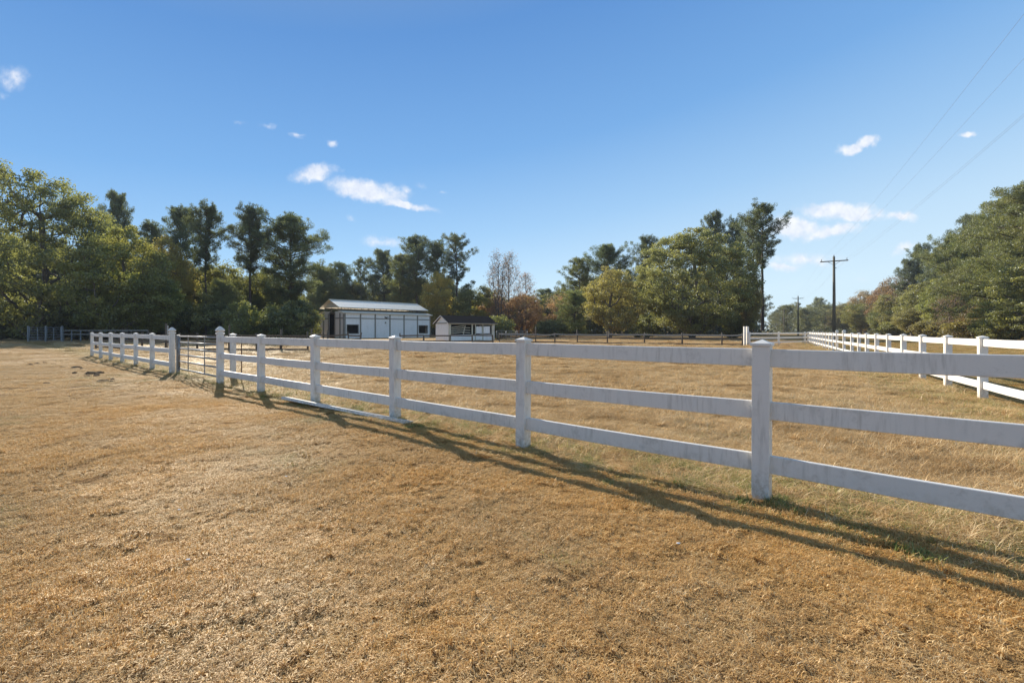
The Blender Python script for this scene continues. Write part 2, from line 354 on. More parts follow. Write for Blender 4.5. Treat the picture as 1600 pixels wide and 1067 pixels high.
def scatter(name, col, pts, scl, label, cat='grass'):
    n = len(pts); me = bpy.data.meshes.new(name); me.vertices.add(n)
    me.vertices.foreach_set('co', np.asarray(pts, np.float32).ravel())
    a = me.attributes.new('rot', 'FLOAT_VECTOR', 'POINT'); rv = np.zeros((n, 3), np.float32); rv[:, 2] = RNG.uniform(0, 6.28, n); rv[:, :2] = RNG.normal(0, .06, (n, 2)); a.data.foreach_set('vector', rv.ravel())
    a = me.attributes.new('scl', 'FLOAT_VECTOR', 'POINT'); a.data.foreach_set('vector', np.asarray(scl, np.float32).ravel())
    a = me.attributes.new('pick', 'INT', 'POINT'); a.data.foreach_set('value', RNG.integers(0, len(col.objects), n).astype(np.int32))
    o = link(bpy.data.objects.new(name, me)); tag(o, label, cat, None, 'stuff')
    ng = bpy.data.node_groups.new(name+'_scatter', 'GeometryNodeTree')
    ng.interface.new_socket('Geometry', in_out='INPUT', socket_type='NodeSocketGeometry'); ng.interface.new_socket('Geometry', in_out='OUTPUT', socket_type='NodeSocketGeometry')
    gi = ng.nodes.new('NodeGroupInput'); go = ng.nodes.new('NodeGroupOutput'); ci = ng.nodes.new('GeometryNodeCollectionInfo')
    ci.inputs['Collection'].default_value = col; ci.inputs['Separate Children'].default_value = True; ci.inputs['Reset Children'].default_value = True
    ip = ng.nodes.new('GeometryNodeInstanceOnPoints'); ip.inputs['Pick Instance'].default_value = True
    def at(nm, ty):
        q = ng.nodes.new('GeometryNodeInputNamedAttribute'); q.data_type = ty; q.inputs[0].default_value = nm; return [s for s in q.outputs if s.enabled and s.name == 'Attribute'][0]
    L = ng.links.new; L(gi.outputs[0], ip.inputs['Points']); L(ci.outputs[0], ip.inputs['Instance']); L(at('pick', 'INT'), ip.inputs['Instance Index'])
    L(at('rot', 'FLOAT_VECTOR'), ip.inputs['Rotation']); L(at('scl', 'FLOAT_VECTOR'), ip.inputs['Scale']); L(ip.outputs[0], go.inputs[0])
    md = o.modifiers.new('scatter', 'NODES'); md.node_group = ng; return o
PS = .32
c_lawn = patch_objs('lawn', M_LAWN, 6, n=1050, size=PS*1.15, hl=(.016, .042), lean=(.95, .5), width=.0036, curl=.75, segs=3, clump=34, ctone=.45)
c_hay = patch_objs('straw', M_HAY, 6, n=420, size=PS*1.2, hl=(.04, .19), lean=(1.32, .28), width=.0046, curl=.32, segs=3, clump=16, ctone=.4)
c_weed = patch_objs('weed', M_WEED, 4, n=150, size=.20, hl=(.03, .10), lean=(.7, .4), width=.010, curl=.5)
c_wisp = patch_objs('wisp', M_HAY, 4, n=40, size=.22, hl=(.10, .30), lean=(1.2, .3), width=.0045, curl=.4, segs=4)
rings = [(-.4, 9, 1.0, 1.0, 5.4), (9, 17, 1.6, 1.15, 3.0), (17, 32, 3.0, 1.35, 1.4), (32, 62, 5.5, 1.6, 1.2)]
LP, LS, HP, HS = [], [], [], []
rn = np.array([1, -RT])/math.hypot(1, RT)
for (r0, r1, sc, sz, ov) in rings:
    half = r1*1.28+5.0; area = (r1-r0)*2*half; n = int(area*ov/(PS*sc)**2)
    y = RNG.uniform(r0, r1, n); x = RNG.uniform(-half, half, n); k = np.abs(x) < y*1.24+4.5; x, y = x[k], y[k]
    d = (x-P0.x)*FN.x+(y-P0.y)*FN.y; rd = (x-RC)*rn[0]+y*rn[1]
    j = RNG.normal(0, .22, len(x)); lawn = (d+j < .05) | (rd > 0)
    lat = x-RT*y; off = (lat > 20.2) & (lat < 27.3)
    z = gz(x, y); P = np.stack([x, y, z], -1); s = RNG.uniform(.72, 1.08, len(x)); sv = np.stack([s*sc, s*sc, s*sz*RNG.uniform(.7, 1.35, len(x))], -1)
    hm = .75+.5*np.sin(x*1.7+np.sin(y*2.1)*1.5)*np.sin(y*1.3+x*.4); sv[:, 2] *= np.clip(hm, .7, 1.3)
    LP.append(P[lawn & ~off]); LS.append(sv[lawn & ~off]); HP.append(P[~lawn & ~off]); HS.append(sv[~lawn & ~off])
scatter('lawn_grass', c_lawn, np.concatenate(LP), np.concatenate(LS), 'short dormant orange brown turf on the near side of the white fence')
scatter('paddock_straw', c_hay, np.concatenate(HP), np.concatenate(HS), 'long pale straw grass lying flat inside the paddock')
# rough tussocks and rows of raked cuttings in the paddock, scruffy tufts on the lawn
c_tuft = patch_objs('tussock', M_HAY, 5, n=260, size=.30, hl=(.05, .20), lean=(1.0, .45), width=.0052, curl=.7, segs=3, clump=6, ctone=.3)
n = 10000; y = 2+RNG.uniform(0, 1, n)**1.3*42; x = RNG.uniform(-1, 1, n)*(y*1.2+2); d = (x-P0.x)*FN.x+(y-P0.y)*FN.y; rd = (x-RC)*rn[0]+y*rn[1]
row = np.sin(d*2.3+np.sin(x*.5)*1.5+np.sin(x*2.1+y)*.8); k = (d > .3) & (rd < -.2) & (RNG.uniform(-1.2, .9, n) < row)
tp_ = np.stack([x, y, gz(x, y)], -1)[k]; sc_ = RNG.uniform(.55, 1.25, (len(tp_), 1))*(1+tp_[:, 1:2]/40); scatter('straw_tussocks', c_tuft, tp_, sc_*np.array([[1, 1, .8]]), 'scruffy clumps of dry cut straw strewn across the paddock')
c_ltuft = patch_objs('lawn_tuft', M_LAWN, 5, n=170, size=.16, hl=(.02, .055), lean=(.8, .5), width=.0046, curl=.8, segs=3, clump=4, ctone=.3)
n = 3600; y = 1.3+RNG.uniform(0, 1, n)**1.3*20; x = RNG.uniform(-1, 1, n)*(y*1.2+2); d = (x-P0.x)*FN.x+(y-P0.y)*FN.y; k = d < -.1
tp_ = np.stack([x, y, gz(x, y)], -1)[k]; sc_ = RNG.uniform(.5, 1.5, (len(tp_), 1)); scatter('lawn_tufts', c_ltuft, tp_, sc_*np.array([[1, 1, .85]]), 'small raised tufts in the dormant lawn')
# green weeds along the foot of the fence, taller wisps in the unmown strip
n = 420; tpar = RNG.uniform(-5, 26, n); dd = RNG.normal(.22, .30, n); keep = RNG.uniform(0, 1, n) < .35+.45*np.sin(tpar*1.9)**2; tpar, dd = tpar[keep], dd[keep]
wx, wy = P0.x+FD.x*tpar+FN.x*dd, P0.y+FD.y*tpar+FN.y*dd; k = wy > .9; wx, wy = wx[k], wy[k]
wp = np.stack([wx, wy, gz(wx, wy)], -1)
pb = []
for i_ in range(-1, 12):                           # scruff growing round each post foot
    for _ in range(5):
        a_ = RNG.uniform(0, 6.28); r_ = RNG.uniform(.08, .24); q_ = P0+FD*2.44*i_; pb.append((q_.x+math.cos(a_)*r_, q_.y+math.sin(a_)*r_, 0))
wp = np.concatenate([wp, np.array(pb)])
scatter('green_weeds', c_weed, wp, np.repeat(RNG.uniform(.35, .8, (len(wp), 1)), 3, 1), 'low green weeds along the foot of the white fence', 'weeds')
n = 1500; tpar = RNG.uniform(-5, 24, n); dd = np.abs(RNG.normal(.15, .55, n))+.02
wx, wy = P0.x+FD.x*tpar+FN.x*dd, P0.y+FD.y*tpar+FN.y*dd; k = wy > .9; wx, wy = wx[k], wy[k]
scatter('long_straw', c_wisp, np.stack([wx, wy, gz(wx, wy)], -1), np.repeat(RNG.uniform(.5, 1.0, (len(wx), 1)), 3, 1), 'unmown wisps of long straw under the white rails')
#@FENCES
# ---------------------------------------------------------------- white board fences
def post_mesh(w_, h, m):
    return MB().box((0, 0, h/2-.1), (w_, w_, h+.2), bevel=.006).mesh('post', m)
def cap_mesh(w_, m):
    mb = MB(); mb.box((0, 0, .011), (w_+.022, w_+.022, .022), bevel=.003)
    a = (w_+.010)/2; z0, z1 = .0222, .052; b = [Vector((sx_*a, sy_*a, z0)) for sx_, sy_ in ((-1,-1),(1,-1),(1,1),(-1,1))]
    vs = [mb.bm.verts.new(p) for p in b]; tp = mb.bm.verts.new((0, 0, z1))
    for i in range(4): mb.bm.faces.new((vs[i], vs[(i+1) % 4], tp))
    mb.bm.faces.new(vs[::-1]); return mb.mesh('post_cap', m)
def finial_mesh(w_, m):                           # gothic spearhead cap on a collar
    mb = MB(); mb.box((0, 0, .014), (w_+.05, w_+.05, .028), bevel=.005); mb.box((0, 0, .045), (w_-.01, w_-.01, .034))
    prof = [(.055, .058), (.082, .074), (.092, .098), (.076, .134), (.043, .172), (.012, .202)]
    rg = [[mb.bm.verts.new((sx_*r_, sy_*r_, z)) for sx_, sy_ in ((-1,-1),(1,-1),(1,1),(-1,1))] for r_, z in prof]
    for a, b in zip(rg, rg[1:]):
        for i in range(4): mb.bm.faces.new((a[i], a[(i+1) % 4], b[(i+1) % 4], b[i]))
    mb.bm.faces.new(rg[0][::-1]); mb.bm.faces.new(rg[-1]); return mb.mesh('finial', m)
PH, PW, RH, RTK = 1.225, .127, .143, .040
pm, cm, fm = post_mesh(PW, PH, M_FENCE), cap_mesh(PW, M_FENCE), finial_mesh(PW, M_FENCE)
tpm = post_mesh(PW+.012, PH+.035, M_FENCE)
pm2, cm2, fm2 = post_mesh(PW, 1.2, M_CLEAN), cap_mesh(PW, M_CLEAN), finial_mesh(PW, M_CLEAN)
RZ = [1.27-.139, 1.27-.565, 1.27-.993]            # rail centre heights
def rail(parent, a, b, z, m, jit=.006, name='rail'):
    d = Vector(b)-Vector(a); L = d.length-PW+.004; n = 14; bow = random.uniform(-1, 1)*.007; sag = random.uniform(.000, .010)
    r1, r2 = random.uniform(-jit, jit), random.uniform(-jit, jit)
    mb = MB(); rg = []
    for i in range(n+1):
        u = i/n; x = (u-.5)*L; yy = bow*math.sin(math.pi*u); zz = z+r1*(1-u)+r2*u-sag*math.sin(math.pi*u)
        h, t_, c = RH/2, RTK/2, .005
        rg.append([mb.bm.verts.new((x, yy+p, zz+q)) for p, q in ((-t_, -h+c), (-t_+c, -h), (t_-c, -h), (t_, -h+c), (t_, h-c), (t_-c, h), (-t_+c, h), (-t_, h-c))])
    for p, q in zip(rg, rg[1:]):
        for i in range(8): mb.bm.faces.new((p[i], p[(i+1) % 8], q[(i+1) % 8], q[i]))
    mb.bm.faces.new(rg[0][::-1]); mb.bm.faces.new(rg[-1])
    o = mb.obj(name, m, parent); mid = (Vector(a)+Vector(b))/2; o.location = (mid.x, mid.y, 0); o.rotation_euler = (0, 0, math.atan2(d.y, d.x)); return o
def add_post(root, p, me, cme, h, ang, cap_name='post_cap'):
    o = inst('post', me, root, (p.x, p.y, 0), ang+random.uniform(-.05, .05), random.uniform(-.006, .006), random.uniform(-.006, .006))
    inst(cap_name, cme, o, (0, 0, h)); return o
FA = math.atan2(FD.y, FD.x)
f1 = thing('board_fence', (0, 0, 0), 'white three-rail board fence crossing the foreground from the gate to the right edge', 'fence', 'white board fences')
def VPX(i): return 1/(.00082+.000363*i)-35
posts1 = []
for i in range(-3, 5):
    p = P0+FD*2.44*i; posts1.append(p); 
# gate posts measured on the photo
GP2 = P0+FD*((G(348.5, 598.5)-P0).dot(FD)); GP1 = P0+FD*((G(269.8, 583)-P0).dot(FD))
for p in posts1: add_post(f1, p, pm, cm, PH, FA)
gp = add_post(f1, GP2, tpm, fm, PH+.035, FA, 'finial'); gp.name = 'gate_post'
seq = posts1+[GP2]
for a, b in zip(seq, seq[1:]):
    for z in RZ: rail(f1, a, b, z, M_FENCE)
f2 = thing('board_fence', (0, 0, 0), 'short white three-rail fence left of the pipe gate ending on the lawn', 'fence', 'white board fences')
gp = add_post(f2, GP1, tpm, fm, PH+.035, FA, 'finial'); gp.name = 'gate_post'
seq = [GP1]
for i in range(1, 7): p = GP1+FD*2.44*i+FN*(-.0005*i*i); seq.append(p); add_post(f2, p, pm, cm, PH, FA)
for a, b in zip(seq, seq[1:]):
    for z in RZ: rail(f2, a, b, z, M_FENCE)
LEFT_END = seq[-1]
# stray post and rusty stake behind the gate
q = G(364, 589); st = thing('spare_post', (q.x, q.y, 0), 'grey-white square post standing alone just inside the paddock gate', 'post'); inst('post', pm, st, rz=FA); inst('post_cap', cm, st, (0, 0, PH), FA)
q = G(377, 597.5); sk = MB().tube([(0, 0, -.1), (.01, 0, .5), (.0, .01, 1.02)], .012, 6).obj('fence_stake', M_RUST); sk.location = q; tag(sk, 'thin rusty metal stake standing beside the gate inside the fence', 'stake')
# pipe gate: six bars, two upright straps, on a steel post
def tube_gate(name, A, B, z0, z1, bars, ups, m, label, cat, group=None, r=.024, strap=.045, frame=True):
    d = (B-A); L = d.length; t = thing(name, A, label, cat, group, math.atan2(d.y, d.x))
    for i in range(bars):
        k = i/(bars-1); z = z0+(z1-z0)*(k**.9)
        MB().tube([(0.02, 0, z), (L-.02, 0, z)], r, 8).obj('bar', m, t)
    for u in ups: MB().box((L*u, -.02-r/2, (z0+z1)/2), (strap, .016, z1-z0+.04), bevel=.003).obj('upright', m, t)
    if frame:
        for u in (.008, L-.008): MB().tube([(u, 0, z0-.02), (u, 0, z1+.02)], r*1.1, 8).obj('end_tube', m, t)
    return t
ga, gb = GP1-FD*.34+FN*.10, GP2+FD*.12
gt = tube_gate('pipe_gate', ga, gb, .16, 1.17, 6, (.30, .72), M_PIPE, 'grey six-bar pipe gate between the two spear-topped white posts', 'gate')
for z in (.35, 1.0): MB().tube([(-.10, 0, z), (.02, 0, z)], .012, 6).obj('hinge', M_PIPE, gt)
hp = MB().box((0, 0, .56), (.085, .085, 1.32), bevel=.006).obj('gate_hinge_post', M_PIPE); hp.location = GP1-FD*.22+FN*.10; hp.rotation_euler = (0, 0, FA); tag(hp, 'dull grey steel post bolted beside the left spear-topped post', 'post')
# fallen rail
a, b = G(446, 628), G(640, 664); mb = MB()
mb.box((0, 0, 0), ((b-a).length, .16, .05), bevel=.004); fr = mb.obj('fallen_rail', M_CLEAN)
fr.location = (a+b)/2+Vector((0, 0, .055)); fr.rotation_euler = (R(-12), R(0.6), math.atan2((b-a).y, (b-a).x)); tag(fr, 'loose white fence rail lying in the grass under the fence', 'board')
# right-hand fence
f3 = thing('board_fence', (0, 0, 0), 'sunlit white three-rail fence running away along the right side of the paddock', 'fence', 'white board fences')
RA = math.atan2(RDIR.y, RDIR.x)
def RP(inv): yv = RK*inv; return Vector((RT*yv+RC, yv, 0))
invs = [.00298+.00058*i for i in range(-3, 10)]+[.0084]
pts = [RP(v) for v in invs]; RZ2 = [z-.02 for z in RZ]
for v, p in zip(invs, pts):
    if v == .0084: add_post(f3, p, pm2, fm2, 1.2, RA, 'finial').name = 'gate_post'
    elif abs(v-.0082) > 2e-4: add_post(f3, p, pm2, cm2, 1.2, RA)
pts = [p for v, p in zip(invs, pts) if abs(v-.0082) > 2e-4 or v == .0084]
for a, b in zip(pts, pts[1:]):
    for z in RZ2: rail(f3, a, b, z, M_CLEAN)
f4 = thing('board_fence', (0, 0, 0), 'distant white fence beyond the small gate closing the far right corner', 'fence', 'white board fences')
invs = [.00926+.00058*i for i in range(0, 12)]; pts2 = [RP(v) for v in invs]
for i, p in enumerate(pts2):
    if i == 0: add_post(f4, p, pm2, fm2, 1.2, RA, 'finial').name = 'gate_post'
    else: add_post(f4, p, pm2, cm2, 1.2, RA)
for a, b in zip(pts2, pts2[1:]):
    for z in RZ2: rail(f4, a, b, z, M_CLEAN)
t = thing('picket_gate', pts[-1], 'small white rail gate between two spear-topped posts in the right fence', 'gate', None, RA)
L = (pts2[0]-pts[-1]).length
for z in RZ2: MB().box((L/2, 0, z), (L-PW-.04, .03, .10), bevel=.003).obj('gate_rail', M_CLEAN, t)
for u in (.1, L-.1): MB().box((u, -.032, .72), (.08, .03, 1.0), bevel=.003).obj('upright', M_CLEAN, t)
# cross fence at the far end, with two taller posts at its left end
C1 = G(1171, 540.5); C2 = pts2[-1]
f5 = thing('board_fence', (0, 0, 0), 'far white cross fence facing the camera at the paddock end', 'fence', 'white board fences'); dcx = (C2-C1)
seq = [C1, C1+dcx*(X(1213, 1)-X(1171, 1))/(X(1264, 1)-X(1171, 1)), C1+dcx*.92, C2-dcx.normalized()*.2]; ca = math.atan2(dcx.y, dcx.x)
for p in seq: add_post(f5, p, pm2, cm2, 1.2, ca)
for a, b in zip(seq, seq[1:]):
    for z in RZ2: rail(f5, a, b, z, M_CLEAN)
for i, px in enumerate((1163.5, 1168)):
    q = G(px, 540.3); o = MB().box((0, 0, .82), (.17, .17, 1.84), bevel=.008).obj('corner_post', M_CLEAN); o.location = q
    tag(o, ['tall pale corner post where the brown rails end', 'tall white corner post at the left end of the far cross fence'][i], 'post')
q = C1+dcx*.80; o = thing('pipe_gate', q-Vector((0, .6, 0)), 'small grey wire-mesh gate leaning at the far white corner', 'gate', None, ca)
for z in (.15, .5, .85, 1.12): MB().tube([(0, 0, z), (1.1, 0, z)], .02, 6).obj('bar', M_BLUE, o)
for u in (0, .28, .55, .83, 1.1): MB().tube([(u, 0, .13), (u, 0, 1.14)], .016, 6).obj('upright', M_BLUE, o)
# ---------------------------------------------------------------- wooden paddock fences
def wood_fence(pts, tops, rails, label, mw=M_WOOD, tilt=.03, sag=.0, topm=None):
    t = thing('wooden_fence', (0, 0, 0), label, 'fence', 'weathered wooden fences')
    for p, h in zip(pts, tops):
        r_ = random.uniform(.055, .075)
        o = MB().tube([(0, 0, -.2), (random.uniform(-.01, .01), 0, h*.5), (random.uniform(-tilt, tilt), random.uniform(-tilt, tilt), h)], [r_*1.05, r_, r_*.93], 9).obj('post', mw, t); o.location = (p.x, p.y, 0)
    for a, b in zip(pts, pts[1:]):
        for k, z in enumerate(rails):
            z1, z2 = z+random.uniform(-tilt, tilt), z+random.uniform(-tilt, tilt); off = Vector((0, -.075, 0)); mm = (a+b)/2; sg = sag*random.uniform(.4, 1.2) if k == 0 else 0
            m_ = topm if (k == 0 and topm) else mw
            mb = MB(); A_, M_, B_ = Vector((a.x, a.y, z1))+off, Vector((mm.x, mm.y, (z1+z2)/2-sg))+off, Vector((b.x, b.y, z2))+off
            pr = [mb.bm.verts.new(v) for v in ()]
            pts_ = [A_*(1-u)**2+M_*2*u*(1-u)+B_*u*u for u in (0, .25, .5, .75, 1)]
            rr = []
            for q in pts_: rr.append([mb.bm.verts.new(q+Vector((0, dy, dz))) for dy, dz in ((-.02, -.06), (.02, -.06), (.02, .06), (-.02, .06))])
            for c0, c1 in zip(rr, rr[1:]):
                for i in range(4): mb.bm.faces.new((c0[i], c0[(i+1) % 4], c1[(i+1) % 4], c1[i]))
            mb.bm.faces.new(rr[0][::-1]); mb.bm.faces.new(rr[-1]); mb.obj('rail', m_, t)
    return t
def ypt(px, y): return Vector((X(px, y), y, 0))
xs = [150, 188, 222, 259, 281, 308, 358, 401, 439, 481]; ys_ = [33, 32, 31, 30, 30, 29.5, 29, 28.5, 28.5, 29]
tp = [1.2, 1.2, 1.25, 1.85, 1.2, 1.2, 1.75, 1.2, 1.45, 1.3]
wood_fence([ypt(a, b) for a, b in zip(xs, ys_)], tp, (1.02, .62, .14), 'weathered wood rail fence behind the pipe gate and left white fence')
wood_fence([ypt(a, b) for a, b in ((486, 36), (512, 37), (545, 38), (563, 38.5))], (1.5, 1.35, 1.3, 1.2), (1.0, .55), 'broken grey wood rails in front of the barn left end', M_WOOD, .10)
wood_fence([ypt(a, b) for a, b in ((625, 39), (662, 39), (703, 39), (738, 39), (770, 39))], (1.15, .95, .95, .95, 1.0), (.93, .45), 'dark wood rail fence crossing in front of the small shed')
BX = [780, 806, 837, 867, 902, 949, 1007, 1066, 1128, 1160]; 
wood_fence([ypt(px, 51-(px-780)/380*11.5) for px in BX], [1.15, 1.05, 1.85, 1.1, 1.5, 1.3, 1.2, 1.15, 1.2, 1.15], (.98, .62, .12), 'brown three-rail wooden fence with sagging pale top boards right of the shed', M_WOOD, .04, .12, M_GREYWOOD)
# loose poles left of the barn
for i, (px, py, h) in enumerate(((261, 545, 1.75), (505, 532, 1.9))):
    q = G(px, py); o = MB().tube([(0, 0, -.2), (.01, 0, h*.5), (.03, 0, h)], [.075, .07, .065], 9).obj('timber_post', M_GREYWOOD if i == 0 else M_WOOD); o.location = q
    tag(o, ['tall tan timber post rising behind the short white fence', 'dark timber post standing left of the barn'][i], 'post')
# ---------------------------------------------------------------- far left gate and rails
A, B = G(46, 534.5), G(72, 534.2); B2 = G(97, 534)
tube_gate('pipe_gate', A, G(71, 534.2), .2, 1.75, 6, (.5,), M_BLUE, 'left of the two blue-grey pipe gates in the tree shade', 'gate', 'blue-grey pipe gates', .035, .07)
tube_gate('pipe_gate', G(73, 534.2), G(95, 534), .2, 1.75, 6, (.5,), M_BLUE, 'right of the two blue-grey pipe gates in the tree shade', 'gate', 'blue-grey pipe gates', .035, .07)
for px, lb in ((44.5, 'left end post of the shaded blue-grey gates'), (72, 'middle post between the two shaded blue-grey gates'), (97, 'right end post of the shaded blue-grey gates')):
    o = MB().box((0, 0, .92), (.17, .17, 2.05), bevel=.01).obj('gate_post', M_BLUE); o.location = G(px, 534.2); tag(o, lb, 'post', 'posts of the shaded gates')
t = thing('rail_fence', (0, 0, 0), 'thin greyish two-rail fence running right from the shaded gates', 'fence'); prev = None
for px in (99, 112, 126, 140, 158, 180, 205, 232):
    p = G(px, 533.6+(px-99)*.012); MB().box((0, 0, .65), (.10, .10, 1.5)).obj('post', M_BLUE if px < 130 else M_WOOD, t).location = p
    if prev is not None:
        for z in (1.5, 1.02): MB().bar(prev+Vector((0, -.08, z-.1)), p+Vector((0, -.08, z-.1)), .03, .09).obj('rail', M_GREYWOOD, t)
    prev = p
#@BUILDINGS
# ---------------------------------------------------------------- barn
BO = Vector((-30.8, 81, 0)); bx = Vector((13.2, 14, 0)); BL = bx.length; BA = math.atan2(14, 13.2); BW = 10.0
barn = thing('barn', BO, 'white metal-sided barn with grey-brown posts and raised pale metal roof', 'barn', None, BA)
E, EC, ME, RZ_, R0, R1 = 4.72, 5.15, 5.75, 7.35, 1.5, 8.5    # eave, lean-to top, monitor eave, ridge, monitor span in depth
def wall_panel(x0, x1, y0, y1, z0, z1, holes=(), mat_=M_SIDING, name='wall', th=.08, axis='x'):
    """wall in the x-z (axis x) or y-z plane, rectangular holes (a0,a1,z0,z1)"""
    mb = MB(); cuts = sorted({x0 if axis == 'x' else y0, x1 if axis == 'x' else y1} | {h for q in holes for h in q[:2]})
    for a, b in zip(cuts, cuts[1:]):
        hs = sorted([(q[2], q[3]) for q in holes if q[0] <= a+1e-6 and q[1] >= b-1e-6]); z = z0
        segs = []
        for h0, h1 in hs:
            if h0 > z: segs.append((z, h0))
            z = h1
        if z < z1: segs.append((z, z1))
        for s0, s1 in segs:
            if axis == 'x': mb.box(((a+b)/2, (y0+y1)/2, (s0+s1)/2), (b-a, th, s1-s0))
            else: mb.box(((x0+x1)/2, (a+b)/2, (s0+s1)/2), (th, b-a, s1-s0))
    return mb.obj(name, mat_, barn if mat_ is M_SIDING and name == 'wall' else None)
hl = (.55, 2.75, .9, 2.45); hr = (BL-2.9, BL-.75, .9, 2.45)
wall_panel(.1, BL-.1, 0, 0, 0, E-.05, (hl, hr))
# far long wall, end walls of the two lean-tos
wall_panel(.1, BL-.1, BW, BW, 0, E-.05)
for xw in (.05, BL-.05):
    for (y0, y1, za, zb) in ((.1, R0, E-.08, EC-.1), (R0, 3.7, EC-.1, EC-.1), (6.3, R1, EC-.1, EC-.1), (R1, BW-.1, EC-.1, E-.08)):
        MB().prism([(xw-.04, y0, 0), (xw-.04, y1, 0), (xw-.04, y1, zb), (xw-.04, y0, za)], (.08, 0, 0)).obj('end_wall', M_SIDING, barn)
    MB().prism([(xw-.03, R0-.2, ME+.05), (xw-.03, R1+.2, ME+.05), (xw-.03, 5, RZ_-.1)], (.06, 0, 0)).obj('gable', M_SIDING, barn)
# inner walls of the aisle, coloured near-black for the shade indoors
for yy in (R0+.06, R1-.06): MB().box((BL/2, yy, EC/2-.2), (BL-.4, .06, EC-.5)).obj('stall_partition', M_DARK, barn)
MB().box((BL/2, 1.3, .02), (BL-.3, 2.3, .04)).obj('stall_floor', M_CLAY, barn)
# posts and girts on the front
pp = [.05, 3.1, 6.05, 9.1, 12.0, 14.9, BL-.05]; pp = [0.05]+[((px-538)/(672-538)) for px in (563, 586, 609, 631, 652)]+[BL-.05]
def along(px):                                    # barn-local x whose front-wall point is seen at that column
    k = (px-CX)/F; return (k*BO.y-BO.x)/(math.cos(BA)-k*math.sin(BA))
pp = [.05]+[along(px) for px in (563, 586, 609, 631, 652)]+[BL-.08]
for i, x in enumerate(pp): MB().box((x, -.08, (E-.1)/2), (.42 if i == 0 else .24, .10, E-.1), bevel=.01).obj('wall_post', M_TRIM, barn)
for a, b in zip(pp, pp[1:]): MB().box(((a+b)/2, -.072, 3.72), (b-a-.27, .07, .17)).obj('girt', M_TRIM, barn)
MB().box((BL/2, -.10, E-.12), (BL+.5, .06, .24)).obj('fascia', M_CLEAN, barn)
for y in (.05, R0, 3.65, 6.35, R1, BW-.05): MB().box((-.07, y, EC/2-.25), (.12, .26, EC-.5), bevel=.01).obj('wall_post', M_TRIM, barn)
for (y0, y1) in ((.2, R0-.15), (R0+.15, 3.5), (6.5, R1-.15), (R1+.15, BW-.2)): MB().box((-.055, (y0+y1)/2, 3.72), (.05, y1-y0, .15)).obj('girt', M_TRIM, barn)
for (a, b, z0, z1) in (hl, hr):
    fr_ = MB(); fr_.box((a-.05, -.075, (z0+z1)/2), (.10, .06, z1-z0+.2)); fr_.box((b+.05, -.075, (z0+z1)/2), (.10, .06, z1-z0+.2))
    fr_.box(((a+b)/2, -.075, z1+.05), (b-a-.002, .06, .10)); fr_.box(((a+b)/2, -.075, z0-.05), (b-a-.002, .06, .10)); o = fr_.obj('window_opening', M_TRIM, barn)
    g_ = MB()
    for k in range(1, 7): g_.box((a+(b-a)*k/7, .10, (z0+z1)/2), (.03, .03, z1-z0))
    g_.obj('bars', M_DARK, o)
def slab(p4, th, name, m, par):
    mb = MB(); p4 = [Vector(p) for p in p4]; mb.prism(p4, (0, 0, -th)); return mb.obj(name, m, par)
OV = .35
slab([(-OV, -.45, E), (BL+OV, -.45, E), (BL+OV, R0+.1, EC), (-OV, R0+.1, EC)], .07, 'lean_to_roof', M_ROOF, barn)
slab([(-OV, BW+.45, E), (BL+OV, BW+.45, E), (BL+OV, R1-.1, EC), (-OV, R1-.1, EC)], .07, 'lean_to_roof', M_ROOF, barn)
slab([(-.6, R0-.75, ME), (BL+.1, R0-.75, ME), (BL+.1, 4.99, RZ_), (-.6, 4.99, RZ_)], .07, 'main_roof', M_ROOF, barn)
slab([(-.6, R1+.75, ME), (BL+.1, R1+.75, ME), (BL+.1, 5.01, RZ_), (-.6, 5.01, RZ_)], .07, 'main_roof', M_ROOF, barn)
MB().box((BL/2-.25, 5, RZ_+.03), (BL+.7, .4, .05), bevel=.01).obj('ridge_cap', M_ROOF, barn)
n = 14
for k in range(n+1):
    x = .2+(BL-.4)*k/n
    MB().box((x, R0+.0, (EC+ME)/2+.1), (.09, .09, ME-EC+.25)).obj('clerestory_post', M_TRIM, barn)
    MB().box((x, R1-.0, (EC+ME)/2+.1), (.09, .09, ME-EC+.25)).obj('clerestory_post', M_TRIM, barn)
for y in (R0, R1): MB().box((BL/2, y-.09, ME-.02), (BL-.3, .06, .18)).obj('header', M_TRIM, barn)
MB().box((BL/2, R0-.06, EC+.17), (BL-.3, .05, .16)).obj('clerestory_rail', M_WOOD, barn)
x = along(603); lm = MB(); lm.box((x, -.20, 3.95), (.30, .16, .22), bevel=.03); lm.tube([(x-.35, -.34, 4.0), (x-.2, -.25, 4.02)], [.13, .07], 10); lm.tube([(x+.35, -.34, 4.0), (x+.2, -.25, 4.02)], [.13, .07], 10); lm.obj('floodlight', M_DARK, barn)
MB().box((along(602), -.11, 2.95), (.26, .14, .30), bevel=.03).obj('electric_box', M_TRIM, barn)
